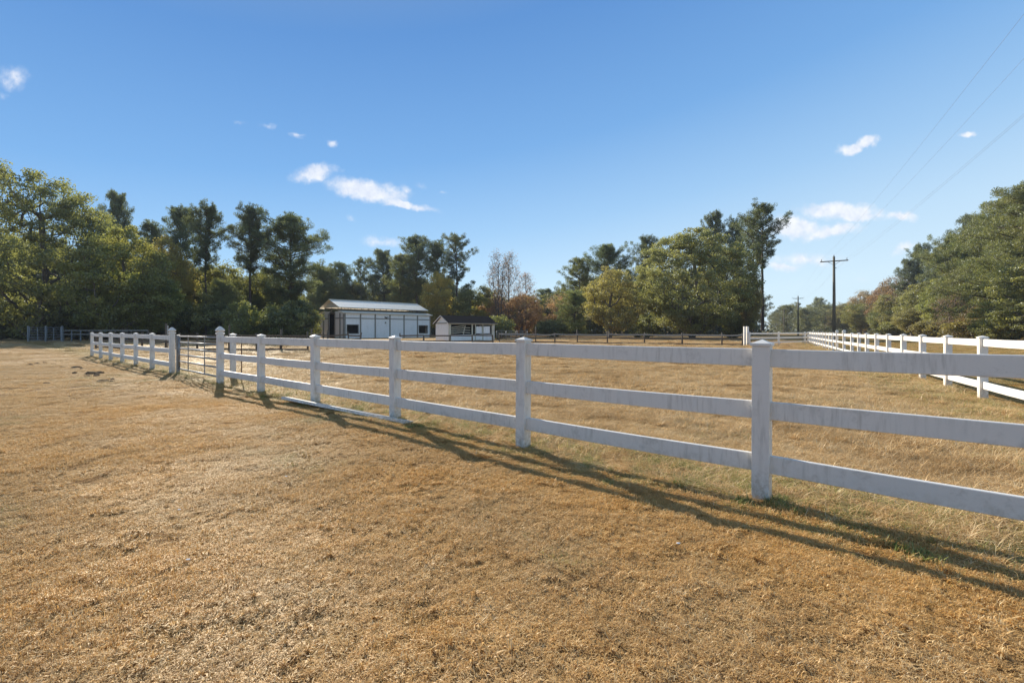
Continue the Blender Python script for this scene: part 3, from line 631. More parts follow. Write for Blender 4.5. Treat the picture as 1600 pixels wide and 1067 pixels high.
# ---------------------------------------------------------------- shed
SO = Vector((X(701, 59), 59, 0)); SA = R(35); SL, SW, SE, SR = 7.3, 4.0, 2.42, 3.5
shed = thing('run_in_shed', SO, 'small white open-fronted shed with black shingled roof', 'shed', None, SA)
def sh(x): 
    k = (x-CX)/F; return (k*SO.y-SO.x)/(math.cos(SA)-k*math.sin(SA))
MB().prism([(0, .06, 0), (0, SW, 0), (0, SW, SE-.02), (0, SW/2, SR-.08), (0, .06, SE-.02)], (.08, 0, 0)).obj('gable_wall', M_SIDING, shed)
MB().prism([(SL-.08, .06, 0), (SL-.08, SW, 0), (SL-.08, SW, SE-.02), (SL-.08, SW/2, SR-.08), (SL-.08, .06, SE-.02)], (.08, 0, 0)).obj('gable_wall', M_SIDING, shed)
MB().box((SL/2, SW-.04, SE/2), (SL-.18, .07, SE-.05)).obj('back_wall', M_DARK, shed)  # shade under the shed roof put into a near-black wall colour
MB().box((-.03, SW/2, SE-.02), (.05, SW-.2, .12)).obj('gable_trim', M_TRIM, shed)
MB().box((SL/2, .0, .42), (SL-.2, .07, .84)).obj('lower_wall', M_SIDING, shed)
MB().box((SL/2, -.01, SE-.10), (SL+.1, .10, .20)).obj('header', M_CREAM, shed)
for px, wd in ((702.5, .34), (737.5, .20), (742.5, .12), (754, .14), (769.5, .34)):
    MB().box((sh(px), -.05, (SE-.2)/2), (wd, .10, SE-.2), bevel=.008).obj('post', M_CREAM, shed)
for a, b in ((744, 752.5), (755.5, 765)):
    MB().box(((sh(a)+sh(b))/2, -.01, 1.48), (sh(b)-sh(a), .06, 1.0)).obj('panel', M_SIDING, shed)
a, b = sh(706), sh(736)
for k in range(4): MB().bar((a, .12, 1.02+k*.26), (b-1.0, .10, 1.22+k*.28), .03, .09).obj('stall_board', M_CREAM, shed)
for k in range(3): MB().bar((b-1.3, .16, 1.15+k*.32), (b-.05, .14, 1.10+k*.34), .03, .09).obj('stall_board', M_CREAM, shed)
MB().bar(((a+b)/2+.3, .05, .9), ((a+b)/2+.6, .05, 2.1), .04, .10).obj('stall_board', M_CREAM, shed)
for y0, y1 in ((-.35, SW/2-.005), (SW+.35, SW/2+.005)):
    slab([(-.25, y0, SE-.0), (SL+.25, y0, SE), (SL+.25, y1, SR), (-.25, y1, SR)], .08, 'roof', M_SHINGLE, shed)
for y0, y1 in ((-.36, SW/2), (SW+.36, SW/2)): MB().bar((-.27, y0, SE-.09), (-.27, y1, SR-.09), .03, .13).obj('bargeboard', M_CLEAN, shed)
MB().box((SL/2, -.37, SE-.06), (SL+.5, .03, .12)).obj('fascia', M_TRIM, shed)
# corral panels beside the shed
for i, (pa, pb_) in enumerate(((776, 790), (791, 806), (808, 824))):
    A, B = ypt(pa, 56), ypt(pb_, 57.5)
    tube_gate('corral_panel', A, B, .2, 1.35, 5, (.5,), M_BLUE, ['blue-grey pipe corral panel nearest the shed', 'middle blue-grey pipe corral panel right of the shed', 'rightmost blue-grey pipe corral panel beyond the shed'][i], 'corral panel', 'corral panels beside the shed', .03, .06)
#@POLES
# ---------------------------------------------------------------- utility poles and wires
PC = (103/F)*58
pol = []
for i, (y, h, lb) in enumerate(((58, 11.1, 'nearest dark wooden utility pole with one crossarm above the white fence'), (123, 11.0, 'second wooden utility pole farther down the road'), (190, 11, 'third small utility pole far down the road'), (257, 11, 'farthest tiny utility pole down the road'), (-8, 11.2, 'wooden utility pole behind the camera carrying the wires'))):
    if i == 4: p = LAT(y, PC)
    else: p = Vector((X((1303, 1247, 1225, 1214)[i], y), y, 0))
    t = thing('utility_pole', p, lb, 'utility pole', 'utility poles along the road', -math.atan(RT)); pol.append((p, h))
    MB().tube([(0, 0, -.3), (.02, 0, h*.5), (0, 0, h)], [.21, .17, .13], 12).obj('pole', M_POLE, t)
    for u in (-.62, .62): MB().bar((0, -.10, h-1.15), (u, -.11, h-.70), .02, .04).obj('brace', M_WIRE, t)
    MB().box((0, -.16, h-.62), (3.0 if i != 1 else 2.4, .11, .13), bevel=.01).obj('crossarm', M_POLE, t)
    for u in (-1.35, 1.35): MB().tube([(u, -.16, h-.56), (u, -.16, h-.46), (u, -.16, h-.40), (u, -.16, h-.30)], [.02, .05, .03, .045], 8).obj('insulator', M_WIRE, t)
    MB().tube([(0, 0, h), (0, 0, h+.1), (0, 0, h+.2)], [.03, .06, .04], 8).obj('insulator', M_WIRE, t)
    if i == 0: MB().tube([(.16, -.05, h-1.5), (.26, -.05, h-1.5)], [.05, .06], 8).obj('insulator', M_WIRE, t)
perp = Vector((1, -RT, 0)).normalized()
for j, (off, dz, lb) in enumerate(((0, .2, 'top overhead wire crossing the right side of the sky'), (-1.35, -.3, 'overhead wire on the left end of the crossarms'), (1.35, -.3, 'overhead wire on the right end of the crossarms'), (.25, -1.5, 'lowest overhead wire hung below the crossarms'))):
    order = [pol[4], pol[0], pol[1], pol[2], pol[3]]; P = []
    for (a, ha), (b, hb) in zip(order, order[1:]):
        for k in range(16):
            u = k/16; q = a.lerp(b, u)+perp*off; q.z = ha*(1-u)+hb*u+dz-4*u*(1-u)*.9; P.append(q)
    q = order[-1][0]+perp*off; q.z = 11+dz; P.append(q)
    tag(MB().tube(P, .0035, 5).obj('overhead_wire', M_WIRE), lb, 'wire', 'overhead wires')
# ---------------------------------------------------------------- clods on the lawn
cl = None
for i in range(16):
    px, py = [(46,571),(60,569),(73,567),(122,575),(130,576),(142,584),(152,586),(163,597),(172,597),(150,588),(118,583),(95,574),(136,588),(75,600),(158,583),(178,593)][i]
    p = G(px+random.uniform(-3, 3), py)
    mb = MB(); bmesh.ops.create_icosphere(mb.bm, subdivisions=2, radius=1)
    for v in mb.bm.verts: v.co *= random.uniform(.75, 1.2); v.co.z *= .8; v.co *= random.uniform(.93, 1.05)
    o = mb.obj('dirt_clod', M_CLAY); s_ = random.uniform(.05, .12); o.scale = (s_*1.5, s_, s_*.8); o.location = (p.x, p.y, .01); o.rotation_euler = (0, 0, random.uniform(0, 6))
    tag(o, 'small dark clod of earth on the lawn at left', 'dirt clod', 'dirt clods on the lawn')
for i, (px, py) in enumerate(((280, 803), (294, 883), (447, 750), (1060, 857))):
    p = G(px, py); mb = MB(); bmesh.ops.create_icosphere(mb.bm, subdivisions=1, radius=.010); o = mb.obj('pale_chip', M_ROCKW); o.location = (p.x, p.y, .035); o.scale = (1.4, .8, .4)
    tag(o, ['white chip on the lawn at lower left', 'white chip low on the lawn nearest the camera', 'white chip on the lawn below the fallen rail', 'white chip on the lawn in front of the fence at right'][i], 'chip', 'pale chips on the lawn')
#@TREES
# ---------------------------------------------------------------- trees
def tubes(segs, n=5):
    """segs (m, 8): p0 xyz, r0, p1 xyz, r1 -> verts, quads"""
    s = np.asarray(segs, float); p0, r0, p1, r1 = s[:, :3], s[:, 3], s[:, 4:7], s[:, 7]; d = p1-p0; d /= np.linalg.norm(d, axis=1)[:, None]+1e-9
    ref = np.where(np.abs(d[:, 2:3]) < .9, np.array([[0, 0, 1.]]), np.array([[1., 0, 0]])); a = np.cross(d, ref); a /= np.linalg.norm(a, axis=1)[:, None]+1e-9; b = np.cross(d, a)
    th = np.arange(n)*2*np.pi/n; c, sn = np.cos(th)[None, :, None], np.sin(th)[None, :, None]
    ring = a[:, None]*c+b[:, None]*sn; q0 = p0[:, None]+ring*r0[:, None, None]; q1 = p1[:, None]+ring*r1[:, None, None]
    V = np.concatenate([q0, q1], 1).reshape(-1, 3); base = (np.arange(len(s))*2*n)[:, None, None]; j = np.arange(n)
    f = np.stack([j, (j+1) % n, n+(j+1) % n, n+j], -1)[None]+base
    return V, f.reshape(-1, 4)
def leaves(P, size, r, tone, updir=0.0, aspect=.5, D=None):
    n = len(P); a = r.normal(0, 1, (n, 3))
    if D is not None: a = a*.55+D
    a[:, 2] += updir; a /= np.linalg.norm(a, axis=1)[:, None]; b = np.cross(a, r.normal(0, 1, (n, 3))); b /= np.linalg.norm(b, axis=1)[:, None]
    L = (size*r.uniform(.6, 1.3, n)/2)[:, None]
    V = np.stack([P-a*L, P+b*L*aspect, P+a*L, P-b*L*aspect], 1).reshape(-1, 3)
    return V, np.arange(4*n).reshape(-1, 4), tone
def connect(trunk, centers, r, mid=3, down=1.6, wob=.06, order=None):
    nodes = [tuple(p) for p in trunk]; par = [-1]+list(range(len(trunk)-1)); lvl = [0]*len(trunk)
    arr = np.zeros((len(trunk)+len(centers)*(mid+1)+5, 3)); arr[:len(trunk)] = trunk; n = len(trunk); ends = []
    axis = np.array([trunk[-1][0], trunk[-1][1]])
    od = np.argsort(order if order is not None else np.hypot(centers[:, 0]-axis[0], centers[:, 1]-axis[1])+.15*np.abs(centers[:, 2]-trunk[-1][2]))
    for k in od:
        c = centers[k]; dv = c-arr[:n]; dist = np.linalg.norm(dv, axis=1); hd = np.hypot(dv[:, 0], dv[:, 1])
        cost = dist+down*np.maximum(0, hd*.55-dv[:, 2])+.0*hd
        i = int(np.argmin(cost)); p = arr[i].copy(); L = dist[i]; prev = i
        for m_ in range(1, mid+2):
            u = m_/(mid+1); q = p+(c-p)*u; q[2] -= math.sin(math.pi*u)*L*.07; q += r.normal(0, wob*L*.5, 3)*(1 if m_ <= mid else 0)
            arr[n] = q; par.append(prev); prev = n; n += 1
        ends.append(prev)
    return arr[:n], np.array(par), ends
def radii(n, par, ends, rtip, rbase, pw=.5):
    cnt = np.zeros(n); 
    for e in ends: cnt[e] += 1
    for i in range(n-1, 0, -1): cnt[par[i]] += cnt[i]
    rr = rtip*np.maximum(cnt, .6)**pw; m_ = rr[0]; return rr*(1 if m_ == 0 else 1)*np.where(rr > 0, 1, 1)*(1+(rbase/m_-1)*(rr/m_)**1.0)
def seg_from(arr, par, rr): 
    i = np.arange(1, len(arr)); return np.concatenate([arr[par[i]], rr[par[i]][:, None]*.93, arr[i], rr[i][:, None]], 1)
def gen_broad(seed, H=18., RX=8., z0=.14, nc=260, nl=110, leaf=.34, clr=1.15, fork=.32, dens=1., lumps=.22, flat=1.0, rbase=.42):
    """broad-leaved tree: lumpy rounded crown of leaf sprays on a forked trunk"""
    r = np.random.default_rng(seed); zc = H*(z0+(1-z0)*.46); hz = H-zc; hz2 = zc-H*z0
    d = r.normal(0, 1, (nc, 3)); d /= np.linalg.norm(d, axis=1)[:, None]
    lob = r.normal(0, 1, (9, 3)); lob /= np.linalg.norm(lob, axis=1)[:, None]; la = r.uniform(-1, 1, 9)
    lum = 1+lumps*(np.exp(-((1-d@lob.T)/.22))*la).sum(1)
    rad = r.uniform(.25, 1, nc)**.42*lum; rad = np.minimum(rad, 1.18)
    C = np.stack([d[:, 0]*RX*rad, d[:, 1]*RX*rad, zc+d[:, 2]*rad*np.where(d[:, 2] > 0, hz*.97, hz2)], -1)
    C[:, :2] *= np.where(d[:, 2:3] < 0, 1-.12*np.abs(d[:, 2:3]), 1)
    th = H*fork; tr = np.array([[0, 0, -.3], [r.normal(0, .1), r.normal(0, .1), th*.5], [r.normal(0, .2), r.normal(0, .2), th], [r.normal(0, .4), r.normal(0, .4), th*1.5], [r.normal(0, .5), r.normal(0, .5), H*.72]])
    arr, par, ends = connect(tr, C, r); rr = radii(len(arr), par, ends, .03, rbase)
    bv, bf = tubes(seg_from(arr, par, rr), 6)
    ct = r.beta(2.2, 2.2, nc); P = []; T = []
    for k in range(nc):
        m_ = int(nl*dens*r.uniform(.55, 1.35)); g_ = r.normal(0, 1, (m_, 3)); g_ /= (np.linalg.norm(g_, axis=1)[:, None]+1e-6); rad_ = r.uniform(0, 1, m_)**.45*clr*r.uniform(.7, 1.3)
        sub = g_*rad_[:, None]*np.array([1.15, 1.15, .72*flat]); P.append(C[k]+sub); T.append(np.clip(ct[k]*.6+r.uniform(0, 1, m_)*.4+.10*(sub[:, 2]/clr), 0, 1))
    P = np.concatenate(P); T = np.concatenate(T); P[:, 2] = np.maximum(P[:, 2], .15)
    lv, lf, lt = leaves(P, leaf, r, T, .1, .55); return (bv, bf), (lv, lf, lt), H
def gen_pine(seed, H=20., RX=4.2, cz=.42, nb=46, nl=120, leaf=.46, clr=.8, rbase=.26, droop=.0, top=1.0, gap=.25, lean=0.):
    """loblolly pine: straight pole, irregular upswept limbs carrying separate tufted clumps"""
    r = np.random.default_rng(seed); nt = 16; z = np.linspace(-.3, H*.975, nt); wx, wy = r.normal(0, .10, 2)
    tx = np.cumsum(r.normal(0, .05, nt))+lean*(z/H)**1.5*H; ty = np.cumsum(r.normal(0, .05, nt)); tr = np.stack([tx, ty, z], -1)
    segs = []; rt = rbase*(1-.86*np.clip(z/H, 0, 1)**1.1)
    for i in range(nt-1): segs.append([*tr[i], rt[i], *tr[i+1], rt[i+1]])
    C = []; az = r.uniform(0, 6.28); lobe_az = r.uniform(0, 6.28)
    for k in range(nb):
        u = (k+r.uniform(0, 1))/nb; zb = H*(cz+(.97-cz)*u**.92); az += 2.4+r.normal(0, .5)
        prof = (math.sin(math.pi*min(1, .16+u*.62))**.9)*(1-.55*max(0, u-.55)/.45) if top else 1
        L = RX*prof*r.uniform(.38, 1.2)*(1+.22*math.cos(az-lobe_az)); 
        if r.random() < gap*(1-u): L *= .45
        ri = (.10+.42*u+r.normal(0, .12))*(1-droop); b0 = np.array([np.interp(zb, z, tx), np.interp(zb, z, ty), zb]); dirh = np.array([math.cos(az), math.sin(az), 0]); pr = b0; rb = .028+.018*L*(1-u*.4); npt = 5
        for s_ in range(1, npt+1):
            v = s_/npt; q = b0+dirh*L*v+np.array([0, 0, L*(ri*v+.14*v*v)]); q += r.normal(0, .06*L/npt*2, 3); q[2] = min(q[2], H*.985+r.uniform(-.4, .2))
            segs.append([*pr, rb*(1-.75*(v-1/npt)), *q, rb*(1-.75*v)+.006]); pr = q
            if v > .38 or L < 1.2:
                C.append((q, r.uniform(.75, 1.25)*clr*(.55+.5*min(1, L/3))))
                for _ in range(2 if L > 1.2 else 1):
                    sd = r.choice([-1, 1])*r.uniform(.35, 1.0)*L*.30; q2 = q+np.array([-dirh[1], dirh[0], 0])*sd+np.array([0, 0, r.uniform(-.45, .75)]); segs.append([*q, .022, *q2, .008]); C.append((q2, r.uniform(.6, 1.1)*clr*(.55+.45*min(1, L/3))))
    C.append((tr[-1], clr*.9)); C.append((tr[-1]-np.array([0, 0, .6]), clr))
    P, T, D = [], [], []
    for c, cr in C:
        ct = r.beta(2, 2); m_ = int(nl*cr/clr*r.uniform(.7, 1.2)/2.6); g_ = r.normal(0, 1, (m_, 3)); g_ /= np.linalg.norm(g_, axis=1)[:, None]; rd = (r.uniform(0, 1, m_)**.40)[:, None]
        sub = g_*rd*cr*np.array([.95, .95, .80]); P.append(c+sub); T.append(np.clip(ct*.5+r.uniform(0, 1, m_)*.4+.18*sub[:, 2]/cr+.05, 0, 1)); D.append(g_)
    P, T, D = np.concatenate(P), np.concatenate(T), np.concatenate(D); lv, lf, lt = leaves(P, leaf, r, T, .35, .22, D)
    bv, bf = tubes(segs, 6); return (bv, bf), (lv, lf, lt), H
def gen_bare(seed, H=15., RX=3.2, nc=190, nl=9, leaf=.20, rbase=.16, stems=1):
    """nearly leafless tree: upswept fine twigs with a few leaves hanging on"""
    r = np.random.default_rng(seed); SG = []; LP_ = []
    for s_ in range(stems):
        ox, oy = (r.normal(0, .9, 2) if stems > 1 else (0, 0)); Hs = H*r.uniform(.82, 1) if s_ else H
        m_ = nc//stems; u = r.uniform(.22, 1, m_); az = r.uniform(0, 6.28, m_); rad = RX/(1+.35*(stems-1))*np.sin(np.pi*np.clip(u*.82+.06, 0, 1))**.8*r.uniform(.25, 1, m_)
        C = np.stack([ox+rad*np.cos(az), oy+rad*np.sin(az), Hs*u], -1)
        nt = 12; z = np.linspace(-.3, Hs*.9, nt); tr = np.stack([ox*(.4+.6*z/Hs)+np.cumsum(r.normal(0, .07, nt)), oy*(.4+.6*z/Hs)+np.cumsum(r.normal(0, .07, nt)), z], -1)
        arr, par, ends = connect(tr, C, r, 3, 3.0, .05, order=rad); rr = radii(len(arr), par, ends, .016, rbase); SG.append(seg_from(arr, par, rr))
        for k in ends:
            p = arr[k]
            for _ in range(5):
                dv = r.normal(0, .35, 3); dv[2] = abs(dv[2])*1.4+.25; q = p+dv; SG.append(np.array([[*p, .012, *q, .004]])); 
                for __ in range(nl//3): LP_.append(q+r.normal(0, .22, 3))
    bv, bf = tubes(np.concatenate(SG), 4); P = np.array(LP_); lv, lf, lt = leaves(P, leaf, r, r.uniform(0, 1, len(P)), 0, .6); return (bv, bf), (lv, lf, lt), H
def proto(gen, lm_, bm_, name):
    (bv, bf), (lv, lf, lt), H = gen
    return dict(trunk=arr_mesh(name+'_trunk', bv, bf, bm_, smooth=True), crown=arr_mesh(name+'_crown', lv, lf, lm_, lt), H=H, kind=name)
PR = {
 'oak': proto(gen_broad(3, 22, 11.5, .07, 430, 190, .31, 1.15, .22, lumps=.34, rbase=.62), M_LEAF, M_BARK2, 'oak'),
 'round': proto(gen_broad(8, 20, 10.2, .03, 620, 190, .28, .95, .24, lumps=.05, rbase=.5), M_LEAF, M_BARK2, 'round'),
 'leafA': proto(gen_broad(21, 14, 5.2, .05, 240, 170, .28, .95, .3, lumps=.3), M_LEAF, M_BARK2, 'leafA'),
 'leafB': proto(gen_broad(34, 14, 4.4, .03, 220, 150, .28, .95, .35, lumps=.38), M_LEAF, M_BARK2, 'leafB'),
 'rustA': proto(gen_broad(55, 12, 4.2, .06, 200, 75, .26, .95, .35, lumps=.4), M_RED, M_BARK2, 'rustA'),
 'bushA': proto(gen_broad(61, 5, 3.2, .0, 110, 100, .30, .75, .1, lumps=.3, rbase=.12), M_LEAF, M_BARK2, 'bushA'),
 'bushB': proto(gen_broad(62, 5, 2.7, .0, 100, 90, .28, .7, .1, lumps=.4, rbase=.12), M_LEAF, M_BARK2, 'bushB'),
 'pineA': proto(gen_pine(5, 20, 3.9, .50, 54, 210, .28, .56), M_NEEDLE, M_BARK, 'pineA'),
 'pineB': proto(gen_pine(6, 20, 4.6, .36, 66, 220, .28, .60, rbase=.26), M_NEEDLE, M_BARK, 'pineB'),
 'pineC': proto(gen_pine(7, 20, 6.0, .28, 78, 260, .30, .68, rbase=.32, gap=.2), M_NEEDLE, M_BARK, 'pineC'),
 'pineD': proto(gen_pine(9, 22, 4.2, .52, 40, 200, .28, .54, rbase=.27, gap=.5), M_NEEDLE, M_BARK, 'pineD'),
 'pineE': proto(gen_pine(10, 14, 4.4, .04, 96, 210, .27, .64, gap=.05, rbase=.2), M_NEEDLE, M_BARK, 'pineE'),
 'bareA': proto(gen_bare(70, 15, 2.8, 200, 9, stems=1), M_RED, M_BARK2, 'bareA'),
 'bareB': proto(gen_bare(71, 15, 3.6, 260, 9, stems=3), M_RED, M_BARK2, 'bareB'),
}
KN = {'oak': ('oak_tree', 'tree'), 'round': ('broadleaf_tree', 'tree'), 'leafA': ('broadleaf_tree', 'tree'), 'leafB': ('broadleaf_tree', 'tree'), 'rustA': ('autumn_tree', 'tree'), 'bushA': ('shrub', 'shrub'), 'bushB': ('shrub', 'shrub'),
      'pineA': ('pine_tree', 'pine tree'), 'pineB': ('pine_tree', 'pine tree'), 'pineC': ('pine_tree', 'pine tree'), 'pineD': ('pine_tree', 'pine tree'), 'pineE': ('pine_tree', 'pine tree'), 'bareA': ('bare_tree', 'tree'), 'bareB': ('bare_tree', 'tree')}
PINE, PINE2, OLIVE, YG, YEL, RUST, GREY = (.085, .112, .052, .4), (.150, .175, .058, .7), (.180, .195, .065, .5), (.20, .22, .06, .6), (.46, .33, .06, .8), (.29, .19, .09, .6), (.26, .21, .15, .5)
DKG = (.125, .145, .055, .5)
RWID = {'oak': 11.5, 'round': 10.2, 'leafA': 5.2, 'leafB': 4.4, 'rustA': 4.2, 'bushA': 3.2, 'bushB': 2.7, 'pineA': 3.9, 'pineB': 4.6, 'pineC': 6., 'pineD': 4.2, 'pineE': 4.4, 'bareA': 2.8, 'bareB': 3.6}
def tree(kind, px, top, wpx, y, colr, label, group=None, rz=None, z=0):
    """px, top: column and top row in the photo; y: distance; wpx: crown width in photo pixels"""
    p = PR[kind]; h = HT(top, y)*(.945 if kind in ('oak', 'round', 'leafA', 'leafB', 'rustA') else 1.0); sz = h/p['H']; sw = (wpx/F*y/2)/(RWID[kind]*1.08) if wpx else sz
    name, cat = KN[kind]; rz = random.uniform(0, 6.28) if rz is None else rz
    t = thing(name, (X(px, y), y, z), label, cat, group, rz, (sw, sw, sz))
    o = inst('trunk', p['trunk'], t); c = inst('crown', p['crown'], t)
    k = random.uniform(.78, 1.22); k *= 1.2; c.color = (colr[0]*k, colr[1]*random.uniform(.94, 1.06)*k, colr[2]*k, colr[3]); return t
GL, GC, GR, GH = 'trees along the left wood', 'trees behind the barn and shed', 'trees right of centre', 'trees across the road at right'
T = tree
T('oak', 66, 250, 262, 62, (.15, .175, .06, .45), 'huge spreading yellow-green oak at the left edge above the shaded gates', GL, 1.2)
T('leafA', 196, 352, 130, 60, YG, 'leafy yellow-green tree at the right foot of the huge oak', GL)
T('leafB', 236, 420, 110, 62, (0.158, 0.184, 0.049, .6), 'low olive broadleaf tree in front of the pines left of the short fence', GL)
T('pineB', 184, 303, 62, 84, PINE, 'dark pine top showing just right of the huge oak crown', GL)
T('pineA', 236, 349, 60, 88, PINE, 'short dark pine top in the dip between oak and tall pines', GL)
T('leafA', 256, 368, 96, 74, (0.35, 0.28, 0.07, .9), 'golden-topped tree in front of the left pines', GL)
T('pineB', 283, 327, 74, 84, PINE, 'dark pine touching the left side of the tall straight-trunked pine', GL)
T('pineA', 322, 320, 70, 74, PINE, 'tall pine with bare straight trunk above the pipe gate', GL)
T('pineA', 390, 324, 78, 76, PINE, 'tall round-headed pine with airy crown right of the pipe gate', GL, 2.2)
T('pineC', 455, 340, 134, 78, PINE, 'broad spreading pine with forking limbs just left of the barn', GL, .4)
T('leafB', 355, 405, 90, 80, OLIVE, 'olive tree filling the gap between two tall left pines', GL)
T('leafA', 425, 415, 80, 84, OLIVE, 'olive tree between the round-headed pine and the spreading pine', GL)
T('pineE', 506, 418, 84, 126, PINE2, 'low bushy pine above the left end of the barn', GL)
T('pineE', 348, 440, 70, 70, PINE2, 'young low pine in shade right of the straight-trunked pine', GL)
T('pineB', 532, 412, 60, 132, PINE, 'dark pine rising over the left end of the barn roof', GL)
T('pineD', 563, 404, 40, 138, PINE, 'slim lone pine top above the barn roof', GC)
T('pineB', 598, 392, 66, 134, PINE, 'pine behind the middle of the barn roof', GC)
T('pineB', 628, 400, 66, 116, PINE2, 'bushy pine filling behind the barn roof right half', GC)
T('pineB', 652, 372, 84, 116, PINE, 'big dark pine over the right end of the barn', GC)
T('pineA', 684, 378, 48, 118, PINE, 'pine squeezed beside the big dark one over the barn', GC)
T('pineD', 713, 368, 66, 108, PINE, 'tall open pine with one side limb above the gap between barn and shed', GC, 4.0)
T('leafB', 682, 418, 50, 104, YEL, 'bright yellow tree between barn and shed', GC)
T('leafA', 736, 440, 66, 104, YG, 'yellow-green tree behind the shed roof', GC)
T('bareB', 780, 398, 58, 100, (0.238, 0.175, 0.105, .6), 'tall bare tree with several upright stems right of the shed', GC)
T('bareA', 797, 402, 40, 103, (0.238, 0.175, 0.105, .6), 'slender bare tree directly right of the many-stemmed bare tree', GC)
T('bareA', 822, 432, 44, 108, (0.28, 0.175, 0.0875, .8), 'shorter bare tree above the orange foliage', GC)
T('rustA', 815, 452, 70, 104, (.31, .20, .10, .4), 'orange autumn tree right of the shed', GC)
T('rustA', 770, 458, 60, 108, (0.28, 0.21, 0.0963, .7), 'russet tree right behind the shed end', GC)
T('rustA', 880, 452, 56, 122, (0.308, 0.228, 0.123, .6), 'dull russet tree in the central gap', GC)
T('pineB', 852, 452, 50, 150, PINE, 'small far pine in the central gap of the treeline', GC)
T('leafB', 835, 470, 40, 112, (0.252, 0.158, 0.0788, .8), 'low reddish tree in the central gap', GC)
T('bushA', 778, 492, 60, 70, DKG, 'dark evergreen shrub against the right end of the shed', GC)
T('bushA', 865, 498, 50, 96, DKG, 'dark shrub under the russet trees in the central gap', GC)
T('pineC', 946, 384, 92, 112, PINE, 'broad dark pine behind the small golden tree', GR)
T('pineB', 905, 405, 62, 112, PINE2, 'leftmost pine of the group right of centre', GR)
T('pineE', 898, 455, 70, 100, PINE2, 'low bushy pine at the left foot of the golden tree', GR)
T('leafA', 953, 417, 92, 80, (.26, .225, .08, .5), 'small golden round tree left of the big round tree', GR)
T('pineB', 1012, 371, 58, 112, PINE, 'dark pine peeking over the left shoulder of the big round tree', GR)
T('round', 1083, 344, 200, 80, (.215, .225, .085, .35), 'big round olive-gold tree standing right of centre', GR, .8)
T('pineB', 1116, 333, 54, 108, PINE, 'dark pine top above the right of the big round tree', GR)
T('pineA', 1148, 346, 44, 104, PINE, 'dark pine between the big round tree and the tallest pine', GR)
T('pineD', 1192, 318, 88, 84, PINE, 'tallest lone pine with long bare trunk right of the big round tree', GR, 1.0)
T('pineD', 1177, 338, 50, 88, PINE, 'thinner pine close behind the tallest lone pine', GR, 3.2)
T('leafB', 1171, 418, 44, 78, (0.333, 0.245, 0.07, .9), 'small straggly yellow tree in front of the lone pine trunk', GR)
T('bushA', 1146, 486, 46, 84, OLIVE, 'olive shrub at the right foot of the big round tree', GR)
T('bushB', 1010, 490, 50, 88, DKG, 'dark shrub between the golden tree and the big round tree', GR)
